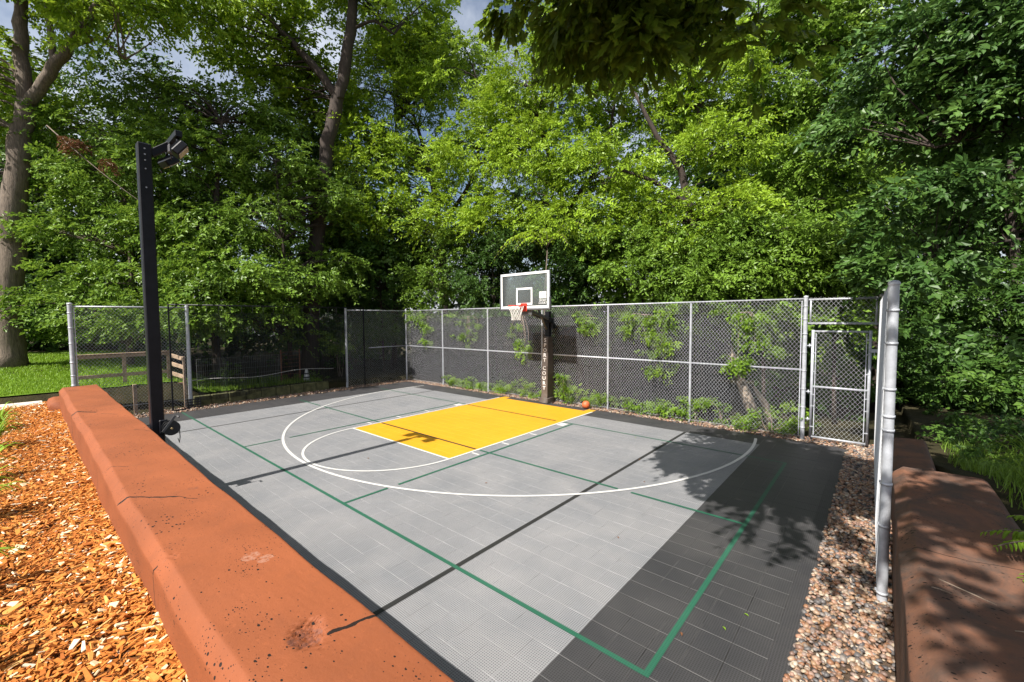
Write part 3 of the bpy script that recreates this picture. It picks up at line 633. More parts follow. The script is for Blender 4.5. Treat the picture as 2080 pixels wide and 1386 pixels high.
# ------------------------------------------------------------------ light pole
PX, PY = -0.04, -1.71
LP = thing('light_pole', (PX, PY, 0), 'tall square black steel pole with two floodlights on a bracket arm', 'light pole')
MB().box((PX, PY, 2.58), (0.155, 0.155, 5.20), bev=0.012).build('pole', 'black_steel', LP)
for z in (5.10, 5.02, 4.94, 4.82, 4.56): MB().tube([(PX+0.076, PY+0.0, z), (PX+0.082, PY+0.0, z)], 0.010, 8).build('bolt', 'galvanised', LP)
AY, AZ = PY+0.31, 5.28
a0 = np.array([PX, PY+0.07, 5.06]); a1 = np.array([PX, AY, AZ-0.02]); d = a1-a0; M = np.array(Vector(d).to_track_quat('Y', 'Z').to_matrix())
MB().box((a0+a1)/2, (0.08, np.linalg.norm(d), 0.10), M, bev=0.006).build('arm', 'black_steel', LP)
MB().box((PX+0.08, AY, AZ), (0.86, 0.085, 0.085), bev=0.006).build('crossbar', 'black_steel', LP)
for k, (xo, yaw_, tilt) in enumerate(((-0.33, 12, 52), (0.36, -14, 38))):
    cx, cy, cz = PX+0.08+xo, AY, AZ-0.20
    Mx = np.array((Matrix.Rotation(R(yaw_), 3, 'Z') @ Matrix.Rotation(R(-tilt), 3, 'X')))
    h = MB().box((cx, cy+0.02, cz), (0.24, 0.10, 0.20), Mx, bev=0.015).build('lamp_head', 'black_steel', LP)
    c_ = np.array((cx, cy+0.02, cz)) + Mx @ np.array((0, 0.053, 0)); MB().box(c_, (0.20, 0.012, 0.16), Mx).build('lens', 'lamp_lens', h)
    for fk in range(5): MB().box(np.array((cx, cy+0.02, cz)) + Mx @ np.array((-0.08+fk*0.04, -0.065, 0)), (0.008, 0.03, 0.16), Mx).build('cooling_fin', 'black_steel', h)
    MB().tube([(cx, cy, AZ-0.04), (cx, cy, AZ-0.12)], 0.02, 8).build('bracket', 'black_steel', LP)
MB().box((PX+0.06, AY, AZ-0.10), (0.12, 0.09, 0.12), bev=0.01).build('junction_box', 'grey_steel', LP)
MB().tube([(PX-0.25, AY, AZ-0.12), (PX-0.15, AY+0.03, AZ-0.2), (PX, AY, AZ-0.16)], 0.008, 6).build('cable', 'black_plastic', LP)
wz = 1.12
WN = thing('hand_winch', (PX+0.08, PY+0.12, wz), 'small black hand winch bolted to the light pole', 'winch')
MB().box((PX+0.09, PY+0.06, wz), (0.03, 0.10, 0.20), bev=0.01).build('bracket', 'black_steel', WN)
MB().tube([(PX+0.10, PY+0.13, wz-0.02), (PX+0.20, PY+0.13, wz-0.02)], 0.075, 18).build('drum', 'black_steel', WN)
for xo in (0.10, 0.20): MB().tube([(PX+xo, PY+0.13, wz-0.02), (PX+xo+0.012, PY+0.13, wz-0.02)], 0.105, 20).build('flange', 'black_plastic', WN)
MB().tube([(PX+0.21, PY+0.13, wz-0.02), (PX+0.235, PY+0.13, wz-0.02)], 0.014, 8).build('hub', 'gold_nut', WN)
b = MB(); b.box((PX+0.22, PY+0.10, wz+0.05), (0.014, 0.03, 0.26), np.array(Matrix.Rotation(R(-35), 3, 'X'))); b.tube([(PX+0.22, PY+0.20, wz+0.15), (PX+0.32, PY+0.20, wz+0.15)], 0.013, 8); b.build('crank_handle', 'grey_steel', WN)
MB().tube([(PX+0.15, PY+0.23, wz-0.03), (PX+0.15, PY+0.235, wz-0.18), (PX+0.17, PY+0.22, wz-0.26), (PX+0.14, PY+0.21, wz-0.20)], 0.006, 6).build('strap', 'black_plastic', WN)

# ------------------------------------------------------------------ basketball hoop
BYp = 6.84; HX = -0.05
HP = thing('basketball_hoop', (HX, 8.02, 0), 'basketball hoop with glass backboard and padded brown post', 'basketball hoop')
MB().box((HX, 8.03, 1.45), (0.15, 0.15, 2.9), bev=0.01).build('post', 'black_steel', HP)
pad = MB()
def ring(z, wx, wy, cy): return [(HX-wx/2, cy-wy/2, z), (HX+wx/2, cy-wy/2, z), (HX+wx/2, cy+wy/2, z), (HX-wx/2, cy+wy/2, z)]
rz_ = [(0.0, .27, .44, 7.98), (0.10, .25, .40, 7.98), (0.30, .235, .36, 7.985), (0.9, .255, .36, 7.985), (1.5, .225, .31, 8.0), (2.08, .20, .27, 8.01), (2.11, .17, .24, 8.015)]
vs = []; [vs.extend(ring(*q)) for q in rz_]
pad.add(vs, [(i*4+k, i*4+(k+1) % 4, (i+1)*4+(k+1) % 4, (i+1)*4+k) for i in range(len(rz_)-1) for k in range(4)]); pad.add(vs, [tuple(range(len(vs)-4, len(vs)))])
PD = pad.build('post_pad', 'pad_vinyl', HP)
bv = PD.modifiers.new('bevel', 'BEVEL'); bv.width = 0.025; bv.segments = 3; bv.limit_method = 'ANGLE'; bv.angle_limit = R(40)
sk = MB()
for k in range(7): sk.tube([(HX-0.15+0.01*math.sin(k*2), 7.75+0.006*k, 0.03+0.022*k), (HX+0.0, 7.745+0.008*k, 0.02+0.024*k), (HX+0.15, 7.77, 0.03+0.02*k), (HX+0.17, 7.98, 0.04+0.022*k), (HX+0.15, 8.2, 0.03+0.02*k)], 0.017, 6)
sk.build('pad_folds', 'pad_vinyl', PD)
def text_mesh(name, body, size, M, loc, mat, parent, extr=0.002, space=1.0, align='CENTER'):
    cu = bpy.data.curves.new(name, 'FONT'); cu.body = body; cu.size = size; cu.align_x = align; cu.extrude = extr; cu.space_line = space; cu.resolution_u = 2
    o = bpy.data.objects.new(name, cu); COL.objects.link(o); dg = bpy.context.evaluated_depsgraph_get(); dg.update()
    me = bpy.data.meshes.new_from_object(o.evaluated_get(dg)); bpy.data.objects.remove(o)
    V = np.array([v.co[:] for v in me.vertices]) @ np.array(M).T + np.array(loc); V = local(parent, V)
    me.vertices.foreach_set('co', V.astype(np.float32).ravel()); me.materials.clear(); me.materials.append(MATS[mat]); me.update()
    return link(bpy.data.objects.new(name, me), parent)
FACE = [[1, 0, 0], [0, 0, -1], [0, 1, 0]]      # text plane facing -y
for z, ch in zip([2.0-0.158*k for k in (0, 1, 2, 3, 4)] + [2.0-0.158*k for k in (5.6, 6.6, 7.6, 8.6, 9.6)], 'SPORTCOURT'):
    fy = np.interp(z, [0.3, 0.9, 1.5, 2.08], [7.985-.18, 7.985-.18, 8.0-.155, 8.01-.135])
    text_mesh('letter', ch, 0.165, [[1.15, 0, 0], [0, 0, -1], [0, 1, 0]], (HX, fy-0.004, z-0.06), 'white_paint', PD, 0.004)
# board
BB = MB().box((HX, BYp, 3.49), (1.80, 0.012, 1.04)).build('backboard', 'board_glass', HP)
zb0, zb1, xb0, xb1 = 2.96, 4.03, HX-0.93, HX+0.93
fr_ = MB(); fr_.box((HX, BYp, zb1-0.02), (1.86, 0.045, 0.05)); fr_.box((HX, BYp, zb0+0.02), (1.86, 0.045, 0.05))
for x in (xb0+0.02, xb1-0.02): fr_.box((x, BYp, 3.495), (0.045, 0.0446, 0.97))
fr_.build('board_frame', 'galvanised', BB)
ln = MB(); yf = BYp-0.026
for z in (zb1-0.035, zb0+0.058): ln.box((HX, yf, z), (1.80, 0.006, 0.06))
for x in (xb0+0.055, xb1-0.055): ln.box((x, yf, 3.495), (0.05, 0.0056, 0.93))
ln.build('border_line', 'white_paint', BB)
ln = MB(); yq_ = BYp-0.010
for z in (3.56, 3.11): ln.box((HX, yq_, z), (0.61, 0.006, 0.055))
for x in (-0.28, 0.28): ln.box((HX+x, yq_, 3.335), (0.055, 0.0056, 0.395))
ln.build('target_square', 'white_paint', BB)
lg = MB()
for i in range(3):
    for j in range(2): lg.box((HX+0.60+i*0.085, yq_, 3.30+j*0.10), (0.078, 0.005, 0.092))
lg.build('logo_grid', 'white_paint', BB)
text_mesh('logo_text', 'SPORT\nCOURT', 0.085, FACE, (HX+0.685, yq_-0.003, 3.165), 'white_paint', BB, 0.002, 0.85)
bp = MB(); bp.box((HX, BYp, zb0-0.015), (1.92, 0.075, 0.05), bev=0.012)
for x in (xb0-0.01, xb1+0.01): bp.box((x, BYp, zb0+0.17), (0.05, 0.0746, 0.32), bev=0.012)
bp.build('edge_padding', 'grey_steel', BB)
RM = MB(); hy = BYp-0.382; hz = 3.05
RM.tube([(HX+0.229*math.cos(a), hy+0.229*math.sin(a), hz) for a in np.linspace(0, 2*math.pi, 33)], 0.010, 8, cap=False)
RM.box((HX, BYp-0.10, hz-0.005), (0.20, 0.14, 0.03), bev=0.006); RM.box((HX, BYp-0.035, hz-0.04), (0.24, 0.03, 0.24), bev=0.01)
for s in (-1, 1): RM.tube([(HX+s*0.09, BYp-0.04, hz-0.12), (HX+s*0.06, BYp-0.16, hz-0.012)], 0.012, 6)
RMo = RM.build('rim', 'red_paint', HP)
nt_ = MB(); lv = [(0.0, .226), (.07, .205), (.14, .175), (.21, .150), (.28, .135), (.35, .130), (.41, .140)]
for k in range(12):
    for sg in (1, -1):
        nt_.tube([(HX+r_*math.cos(2*math.pi*(k+sg*i*0.5)/12), hy+r_*math.sin(2*math.pi*(k+sg*i*0.5)/12), hz-0.01-dz_) for i, (dz_, r_) in enumerate(lv)], 0.0055, 4, cap=False)
nt_.build('net', 'net_cord', RMo)
# extension arms
ar = MB()
for s in (-1, 1):
    ar.box((HX+s*0.10, 7.42, 3.22), (0.045, 1.15, 0.09), np.array(Matrix.Rotation(R(-14), 3, 'X')), bev=0.006)
ar.build('upper_arm', 'grey_steel', HP)
ar = MB()
for s in (-1, 1):
    ar.box((HX+s*0.10, 7.40, 2.80), (0.045, 1.16, 0.09), np.array(Matrix.Rotation(R(-14), 3, 'X')), bev=0.006)
ar.build('lower_arm', 'grey_steel', HP)
MB().box((HX, 8.0, 2.62), (0.30, 0.24, 0.16), bev=0.012).build('post_clamp', 'black_steel', HP)
MB().box((HX, BYp+0.06, 3.15), (0.5, 0.06, 0.75), bev=0.01).build('board_mount', 'grey_steel', HP)
MB().tube([(HX+0.05, 7.88, 2.35), (HX+0.02, 7.45, 3.0)], 0.035, 8).build('height_adjuster', 'grey_steel', HP)
b = MB(); b.box((HX+0.16, 8.06, 2.45), (0.10, 0.14, 0.18), bev=0.01); b.tube([(HX+0.21, 8.06, 2.45), (HX+0.28, 8.06, 2.45), (HX+0.28, 8.06, 2.36)], 0.010, 6); b.build('crank', 'black_steel', HP)

import bmesh as _bm
bmx = _bm.new(); _bm.ops.create_uvsphere(bmx, u_segments=28, v_segments=18, radius=0.12); me = bpy.data.meshes.new('ball_skin'); bmx.to_mesh(me); bmx.free()
for p_ in me.polygons: p_.use_smooth = True
me.materials.append(MATS['orange_rubber'])
BL = thing('basketball', (1.40, 7.93, -0.01), 'orange basketball resting at the court edge near the far fence', 'ball')
o = bpy.data.objects.new('ball_skin', me); o.location = (0, 0, 0.12); link(o, BL)
sm = MB(); c_ = np.array((1.40, 7.93, 0.11)); rr = 0.1203
for ax_ in (((1, 0, 0), (0, 0.6, 0.8)), ((0, 0.8, -0.6), (0, 0.6, 0.8)), ((1, 0, 0), (0, 0.8, -0.6))):
    A_, B_ = map(np.array, ax_); sm.tube([c_+rr*(math.cos(a)*A_+math.sin(a)*B_) for a in np.linspace(0, 2*math.pi, 41)], 0.0022, 5, cap=False)
sm.build('seam', 'black_plastic', BL)

# ------------------------------------------------------------------ pebbles and wood chips
def ico():
    g = (1+5**.5)/2; V = np.array([(-1, g, 0), (1, g, 0), (-1, -g, 0), (1, -g, 0), (0, -1, g), (0, 1, g), (0, -1, -g), (0, 1, -g), (g, 0, -1), (g, 0, 1), (-g, 0, -1), (-g, 0, 1)], float)
    V /= np.linalg.norm(V[0]); Fc = [(0, 11, 5), (0, 5, 1), (0, 1, 7), (0, 7, 10), (0, 10, 11), (1, 5, 9), (5, 11, 4), (11, 10, 2), (10, 7, 6), (7, 1, 8), (3, 9, 4), (3, 4, 2), (3, 2, 6), (3, 6, 8), (3, 8, 9), (4, 9, 5), (2, 4, 11), (6, 2, 10), (8, 6, 7), (9, 8, 1)]
    return V, np.array(Fc)
def rot_rand(n, tilt):
    th = rng.uniform(0, 2*np.pi, n); a = rng.normal(0, tilt, n); b_ = rng.normal(0, tilt, n)
    cz, sz, ca, sa, cb, sb = np.cos(th), np.sin(th), np.cos(a), np.sin(a), np.cos(b_), np.sin(b_); o0 = np.zeros(n); o1 = np.ones(n)
    Rz = np.stack([cz, -sz, o0, sz, cz, o0, o0, o0, o1], -1).reshape(n, 3, 3); Rx = np.stack([o1, o0, o0, o0, ca, -sa, o0, sa, ca], -1).reshape(n, 3, 3); Ry = np.stack([cb, o0, sb, o0, o1, o0, -sb, o0, cb], -1).reshape(n, 3, 3)
    return Rz @ Rx @ Ry
def pebbles(name, n, x0, x1, y0, y1, s0, s1, label, z=-0.012, mask=None):
    V, Fc = ico(); x = rng.uniform(x0, x1, n); y = rng.uniform(y0, y1, n)
    if mask is not None: k = mask(x, y); x, y = x[k], y[k]; n = len(x)
    s = rng.uniform(s0, s1, n)*rng.choice([0.7, 1.0, 1.25], n); S = np.stack([s, s*rng.uniform(0.6, 0.95, n), s*rng.uniform(0.4, 0.65, n)], 1)/2
    W = V[None]*S[:, None]*rng.uniform(0.86, 1.12, (n, 12, 1)); W = np.einsum('nij,nkj->nki', rot_rand(n, 0.25), W)
    W += np.stack([x, y, z+rng.uniform(0, 0.02, n)], 1)[:, None]
    Fa = (Fc[None]+12*np.arange(n)[:, None, None]).reshape(-1, 3); tint = np.repeat(rng.uniform(0, 1, n), 12)
    return tag(mesh_np(name, W.reshape(-1, 3), Fa, 'pebbles', None, tint, True), label, 'gravel', kind='stuff')
pebbles('gravel', 8200, 7.50, 8.13, -1.2, 8.5, 0.035, 0.065, 'mixed tan grey and pink pebbles between court and right wall')
pebbles('gravel', 5200, -8.1, 7.5, 7.93, 8.42, 0.035, 0.06, 'band of small pebbles along the foot of the far fence')
pebbles('gravel', 2600, -8.2, -7.5, -2.0, 7.9, 0.035, 0.06, 'pebbles along the left edge of the court')
def chips(n, label):
    u = rng.uniform(0, 1, n); x = 6.8 - 15.0*u**1.35; y = -2.44 - rng.uniform(0, 1, n)**1.15*1.25; k = (x > -8.0); x, y = x[k], y[k]; n = len(x)
    L_ = rng.gamma(3, 0.011, n)+0.015; W_ = L_*rng.uniform(0.14, 0.42, n); big = rng.uniform(0, 1, n) > 0.985; W_ = np.where(big, L_*0.7, W_); H_ = np.clip(W_*0.35, 0.003, 0.009)
    V = np.array([(-.5, -.5, -.5), (.5, -.3, -.5), (.5, .3, -.5), (-.5, .5, -.5), (-.46, -.45, .5), (.42, -.3, .5), (.5, .25, .5), (-.38, .45, .5)]); Fc = np.array([(0, 3, 2, 1), (4, 5, 6, 7), (0, 1, 5, 4), (1, 2, 6, 5), (2, 3, 7, 6), (3, 0, 4, 7)])
    W = V[None]*np.stack([L_, W_, H_], 1)[:, None]; W = np.einsum('nij,nkj->nki', rot_rand(n, 0.30), W)
    W += np.stack([x, y, mulch_z(x, y)+rng.uniform(0.0, 0.028, n)], 1)[:, None]
    t_ = np.clip(rng.beta(2.2, 2.2, n)*0.92, 0, 1); t_ = np.where(rng.uniform(0, 1, n) > 0.955, 1.0, t_); t_ = np.where(big, 0.97, t_)
    Fa = (Fc[None]+8*np.arange(n)[:, None, None]).reshape(-1, 4)
    tag(mesh_np('mulch', W.reshape(-1, 3), Fa, 'wood_chips', None, np.repeat(t_, 8)), label, 'wood chips', kind='stuff')
chips(34000, 'bright orange wood chip mulch beside the long red wall')

# ------------------------------------------------------------------ foliage
SIMPLE = (np.array([(0, 0, 0), (.42, -.5, .10), (1, 0, -.10), (.42, .5, .10)]), np.array([(0, 1, 2), (0, 2, 3)]))
OVAL = (np.array([(0, 0, 0), (.28, -.46, .08), (.65, -.40, .06), (1, 0, -.14), (.65, .40, .06), (.28, .46, .08)]), np.array([(0, 1, 2), (0, 2, 3), (0, 3, 4), (0, 4, 5)]))
_lo = [(0, 0), (.16, -.10), (.22, -.40), (.34, -.16), (.46, -.55), (.56, -.18), (.72, -.46), (.80, -.16), (1, 0), (.80, .16), (.72, .46), (.56, .18), (.46, .55), (.34, .16), (.22, .40), (.16, .10)]
LOBED = (np.array([(a, b_, 0.05*abs(b_)*2-0.12*a*a) for a, b_ in _lo]), np.array([(0, k, k+1) for k in range(1, 15)]))
_mp = [(0, 0), (.05, -.30), (.30, -.28), (.45, -.62), (.55, -.28), (.72, -.34), (1, 0), (.72, .34), (.55, .28), (.45, .62), (.30, .28), (.05, .30)]
MAPLE = (np.array([(a, b_, 0.08*abs(b_)-0.14*a*a) for a, b_ in _mp]), np.array([(0, k, k+1) for k in range(1, 11)]))
def leaves(P, D, Nn, L_, W_, shape):
    """leaf meshes at P pointing along D with faces turned to Nn"""
    V, Fc = shape; D = unit(D); S = unit(np.cross(D, Nn)); Nn = np.cross(S, D); k = len(V); n = len(P)
    Q = P[:, None] + L_[:, None, None]*V[None, :, 0:1]*D[:, None] + W_[:, None, None]*V[None, :, 1:2]*S[:, None] + L_[:, None, None]*V[None, :, 2:3]*Nn[:, None]
    return Q.reshape(-1, 3), (Fc[None]+k*np.arange(n)[:, None, None]).reshape(-1, 3), k
def sprays(O, D, up, K, Ls, leaf, shape, wr=0.5, droop=0.25, spread=0.9):
    """flat leafy twigs: O origins, D directions; K leaves along each twig"""
    n = len(O); D = unit(D); S = unit(np.cross(D, up)); U = np.cross(S, D)
    i = np.arange(K); s = (i+0.6)/K; side = np.where(i % 2 == 0, 1.0, -1.0)
    pos = O[:, None] + D[:, None]*(Ls[:, None, None]*s[None, :, None]) - np.array([0, 0, 1.0])*(droop*Ls[:, None, None]*(s**2)[None, :, None])
    dr = D[:, None]*0.75 + S[:, None]*(side*spread)[None, :, None] + rng.normal(0, 0.28, (n, K, 3)); dr[:, :, 2] -= droop*0.8
    nr = U[:, None] + rng.normal(0, 0.38, (n, K, 3))
    pos = pos + rng.normal(0, 0.018, pos.shape)
    L_ = (leaf*rng.uniform(0.65, 1.25, (n, K))).ravel()
    return leaves(pos.reshape(-1, 3), dr.reshape(-1, 3), nr.reshape(-1, 3), L_, L_*wr*rng.uniform(0.85, 1.15, n*K), shape)
def foliage(ells, n_leaves, K, leaf, shape, wr=0.5, droop=0.3, clump_r=0.55, shell=0.5, density=1.0, tint_sd=0.28):
    """fills ellipsoids with clumps of twigs; returns mesh arrays and the clump centres"""
    E = np.array(ells, float); vol = (E[:, 3]*E[:, 4]*E[:, 5])**0.72; ns = max(20, int(n_leaves/K)); per = 18
    ncl = max(3, ns//per); which = rng.choice(len(E), ncl, p=vol/vol.sum())
    d = unit(rng.normal(0, 1, (ncl, 3))); rad = rng.uniform(shell**2, 1, ncl)**0.5; C = E[which, :3] + d*E[which, 3:]*rad[:, None]
    ci = np.repeat(np.arange(ncl), per); n = len(ci)
    cr = clump_r*rng.uniform(0.6, 1.35, ncl)
    off = unit(rng.normal(0, 1, (n, 3)))*(rng.uniform(0, 1, n)**0.5)[:, None]*cr[ci][:, None]; off[:, 2] *= 0.62
    O = C[ci]+off
    out = unit(d[ci]*np.array([1, 1, 0.4])+unit(off+1e-6)*0.9+rng.normal(0, 0.35, (n, 3))); out[:, 2] *= 0.5
    up = np.array([0, -0.38, 0.62]) + rng.normal(0, 0.36, (n, 3)) + d[ci]*0.6      # leaf faces lean towards the light
    Ls = cr[ci]*rng.uniform(0.5, 0.95, n)
    V, Fc, k = sprays(O, out, up, K, Ls, leaf, shape, wr, droop)
    ct = np.clip(rng.normal(0.5, tint_sd, ncl), 0, 1); hgt = (O[:, 2]-O[:, 2].min())/(np.ptp(O[:, 2])+1e-6)
    tt = np.clip(ct[ci][:, None]*0.6+0.2+rng.normal(0, 0.13, (n, K)), 0, 1)
    return V, Fc, np.repeat(tt.ravel(), k), C
def limb_path(a, b_, sag=0.12, n=5):
    a = np.asarray(a, float); b_ = np.asarray(b_, float); L_ = np.linalg.norm(b_-a); t_ = np.linspace(0, 1, n)[:, None]
    mid = rng.normal(0, 0.06*L_, 3); q = a + (b_-a)*t_ + np.sin(t_*math.pi)*mid; q[:, 2:] += np.sin(t_*math.pi)*sag*L_; return q
def tree(name, label, trunks, ells, n_leaves, mat='leaf_mid', bark='bark', K=12, leaf=0.10, shape=SIMPLE, wr=0.5, droop=0.3, clump_r=0.6, shell=0.5, cat='tree', group=None, twigs=True, tint_sd=0.28, limb_r=0.028):
    """trunks: list of polylines of (point, radius), the first starts on the ground"""
    base = trunks[0][0][0]; t_ = thing(name, tuple(map(float, base)), label, cat, group)
    V, Fc, tint, C = foliage(ells, n_leaves, K, leaf, shape, wr, droop, clump_r, shell, tint_sd=tint_sd)
    tb = MB(); skel = []
    for k, tr in enumerate(trunks):
        P = np.array([q[0] for q in tr], float); r_ = np.array([q[1] for q in tr]); m = (len(P)-1)*4+1; u = np.linspace(0, len(P)-1, m)
        Q = np.stack([np.interp(u, np.arange(len(P)), P[:, c]) for c in range(3)], 1); rr_ = np.interp(u, np.arange(len(P)), r_)
        Q[1:-1] = (Q[:-2]+2*Q[1:-1]+Q[2:])/4; Q[1:-1, :2] += rng.normal(0, 0.12, (m-2, 2))*rr_[1:-1, None]
        if k == 0: rr_[0] *= 1.35
        tb.tube(Q, rr_*rng.uniform(0.95, 1.06, m), 10); skel += [(Q[i], rr_[i]) for i in range(m)]
    if twigs:
        SP = np.array([q[0] for q in skel]); SR = np.array([q[1] for q in skel]); lb = tb
        for c in C[:140]:
            below = np.linalg.norm(SP-c, axis=1)+np.clip(SP[:, 2]-c[2]+0.3, 0, 9)*1.2; i = int(below.argmin())
            r0 = min(limb_r, SR[i]*0.6); L_ = np.linalg.norm(SP[i]-c)
            lb.tube(limb_path(SP[i], c, 0.10), np.linspace(r0*min(1.6, 0.6+L_*0.35), 0.006, 5), 5, cap=False)
    tb.build('trunk', bark, t_); mesh_np('crown', V, Fc, mat, t_, tint); return t_
def gp(px, py, d):                      # foot of something seen at a pixel column, d deep, dropped to the ground
    q = at(px, py, d); q[2] = float(ground_z(np.array(q[0]), np.array(q[1])))-0.05; return q
def fd(px):                             # depth of the fence line seen in a pixel column
    r_ = at(px, 660, 1.0)-CAM
    return ((-8.0-CAM[0])/r_[0] if px < 826 else (8.2-CAM[1])/r_[1])
def elo(px, py, off, rh, rv):           # crown lobe standing off metres behind the fence
    d = fd(px)+off; k = d/15.0; q = at(px, py, d); return (*q, rh*k, rh*k, rv*k)
def tko(off, *pts): return [(at(a, b_, fd(a)+off), r_) for a, b_, r_ in pts]
def el(px, py, d, rh, rv, rd=None): q = at(px, py, d); return (*q, rh, rd or rh, rv)
def tk(d, *pts): return [(at(a, b_, d+(q[0] if q else 0)), r_) for a, b_, r_, *q in pts]

# left: big forked tree by the lawn
tree('maple_tree', 'big forked grey trunked tree at the left edge beyond the lawn',
     [[(gp(18, 745, 14), 0.37)] + tk(14, (18, 640, 0.34), (24, 470, 0.31), (40, 290, 0.27), (54, 205, 0.25)),
      tk(14, (54, 210, 0.20), (42, 110, 0.19), (40, 30, 0.17), (50, -120, 0.13)), tk(14, (56, 215, 0.18), (100, 150, 0.17), (135, 100, 0.15), (165, 60, 0.12), (240, -60, 0.08)),
      tk(14, (110, 135, 0.10), (103, 75, 0.09), (95, 0, 0.07), (120, -120, 0.05)), tk(14, (135, 98, 0.08), (200, 75, 0.06), (255, 120, 0.04)), tk(14, (52, 190, 0.06), (20, 130, 0.05), (-40, 100, 0.03))],
     [el(60, -170, 14, 4.5, 2.0), el(230, 40, 13.5, 1.8, 0.9), el(20, 150, 15.5, 1.6, 1.3), el(330, -70, 14, 2.6, 1.2), el(-130, 150, 14, 2.8, 2.4), el(180, -40, 14, 2.2, 1.0), el(150, 190, 15.5, 1.2, 0.8)], 44000, 'leaf_bright', 'bark', leaf=0.16, wr=0.6, clump_r=0.75)
# second trunk, behind the netting
tree('oak_tree', 'tall dark trunked tree rising behind the netting left of centre',
     [[(gp(628, 760, 18), 0.36)] + tk(18, (632, 620, 0.33), (645, 480, 0.31), (660, 340, 0.29), (676, 240, 0.27), (695, 170, 0.24), (712, 70, 0.22), (722, -80, 0.16)),
      tk(18, (690, 205, 0.19), (655, 155, 0.18), (600, 92, 0.15), (548, 45, 0.12), (518, -30, 0.09)), tk(18, (712, 60, 0.08), (760, 40, 0.06), (800, 70, 0.04))],
     [el(470, 70, 18, 2.2, 1.3), el(540, -60, 18, 3.2, 1.6), el(620, 90, 19.5, 1.6, 1.2), el(790, 0, 19, 2.6, 1.5), el(400, 20, 17, 1.8, 0.9), el(700, -170, 18, 4, 1.6), el(580, 210, 18.5, 1.5, 0.9), el(830, 80, 22, 1.8, 1.2), el(640, 200, 20, 2.0, 1.2), el(560, 120, 19, 2.2, 1.2)], 46000, 'leaf_bright', 'bark_dark', leaf=0.19, wr=0.6, clump_r=0.85)
# understorey on the left
tree('hornbeam_tree', 'layered green tree directly behind the left chain link panel',
     [[(gp(262, 720, 15.2), 0.11)] + tk(15.2, (268, 560, 0.09), (255, 400, 0.07), (235, 280, 0.04))],
     [el(180, 480, 15, 1.9, 0.5), el(240, 570, 14.5, 2.1, 0.55), el(310, 640, 14.4, 1.7, 0.4), el(160, 620, 15, 1.6, 0.4), el(250, 380, 15.5, 2.2, 0.9), el(190, 290, 16, 1.9, 0.8), el(220, 665, 15.5, 1.7, 0.25)], 42000, 'leaf_mid', 'bark', leaf=0.135, wr=0.55, clump_r=0.65, droop=0.35)
tree('beech_tree', 'mid green tree between the light pole and the dark netting',
     [[(gp(440, 720, 16), 0.14)] + tk(16, (430, 560, 0.12), (440, 400, 0.09), (450, 250, 0.05))],
     [el(400, 330, 16.5, 2.0, 1.3), el(470, 240, 17, 1.8, 1.0), el(380, 470, 15.5, 1.8, 0.9), el(460, 560, 15, 1.7, 0.8), el(420, 640, 14.5, 1.5, 0.5), el(330, 220, 17, 1.9, 1.0)], 42000, 'leaf_mid', 'bark_dark', leaf=0.15, wr=0.55, clump_r=0.7)
tree('linden_tree', 'fresh green tree leaning its leaves over the dark netting',
     [[(gp(590, 740, fd(590)+1.6), 0.09)] + tko(1.6, (585, 600, 0.08), (570, 450, 0.06), (560, 330, 0.03))],
     [elo(560, 340, 2.2, 1.4, 1.0), elo(530, 450, 1.8, 1.4, 0.8), elo(600, 560, 1.2, 1.4, 0.6), elo(540, 630, 0.9, 1.2, 0.4), elo(640, 400, 2.0, 1.2, 0.9), elo(470, 640, 0.9, 0.9, 0.3), elo(600, 690, 0.8, 0.6, 0.35), elo(680, 560, 1.6, 1.1, 0.7), elo(690, 450, 2.4, 1.1, 0.8)], 34000, 'leaf_mid', 'bark_dark', leaf=0.135, clump_r=0.6, droop=0.4)
for k, (px, d, lab, el_) in enumerate(((80, 19, 'slim dark trunked tree at the back of the lawn left', [el(60, 480, 19, 2.4, 1.2), el(90, 600, 18.5, 2.2, 0.7), el(40, 360, 19, 2.6, 1.3), el(120, 660, 18, 1.8, 0.5)]),
                                       (-30, 22, 'shaded tree behind the big forked trunk', [el(-40, 500, 22, 3, 2), el(0, 620, 21, 2.5, 0.9), el(60, 250, 22, 3.2, 2)]),
                                       (330, 22, 'dark green tree far behind the light pole', [el(330, 380, 22, 3.4, 2.4), el(270, 180, 22, 2.6, 1.8), el(360, 560, 21, 3, 1.2), el(480, 420, 22, 2.6, 2)]),
                                       (800, 22, 'dark tree in the gap left of the bright crowns', [el(700, 330, 22, 2.4, 2.0), el(760, 500, 21, 2.8, 1.8), el(640, 560, 20, 2.2, 1.4), el(870, 120, 23, 2.6, 1.8), el(620, 300, 21, 1.6, 1.5)]))):
    tree('woodland_tree', lab, [[(gp(px, 745, d), 0.14)] + tk(d, (px+4, 600, 0.12), (px-6, 420, 0.09), (px+5, 250, 0.05))], el_, 26000, 'leaf_dark', 'bark_dark', leaf=0.20, wr=0.6, clump_r=0.95)
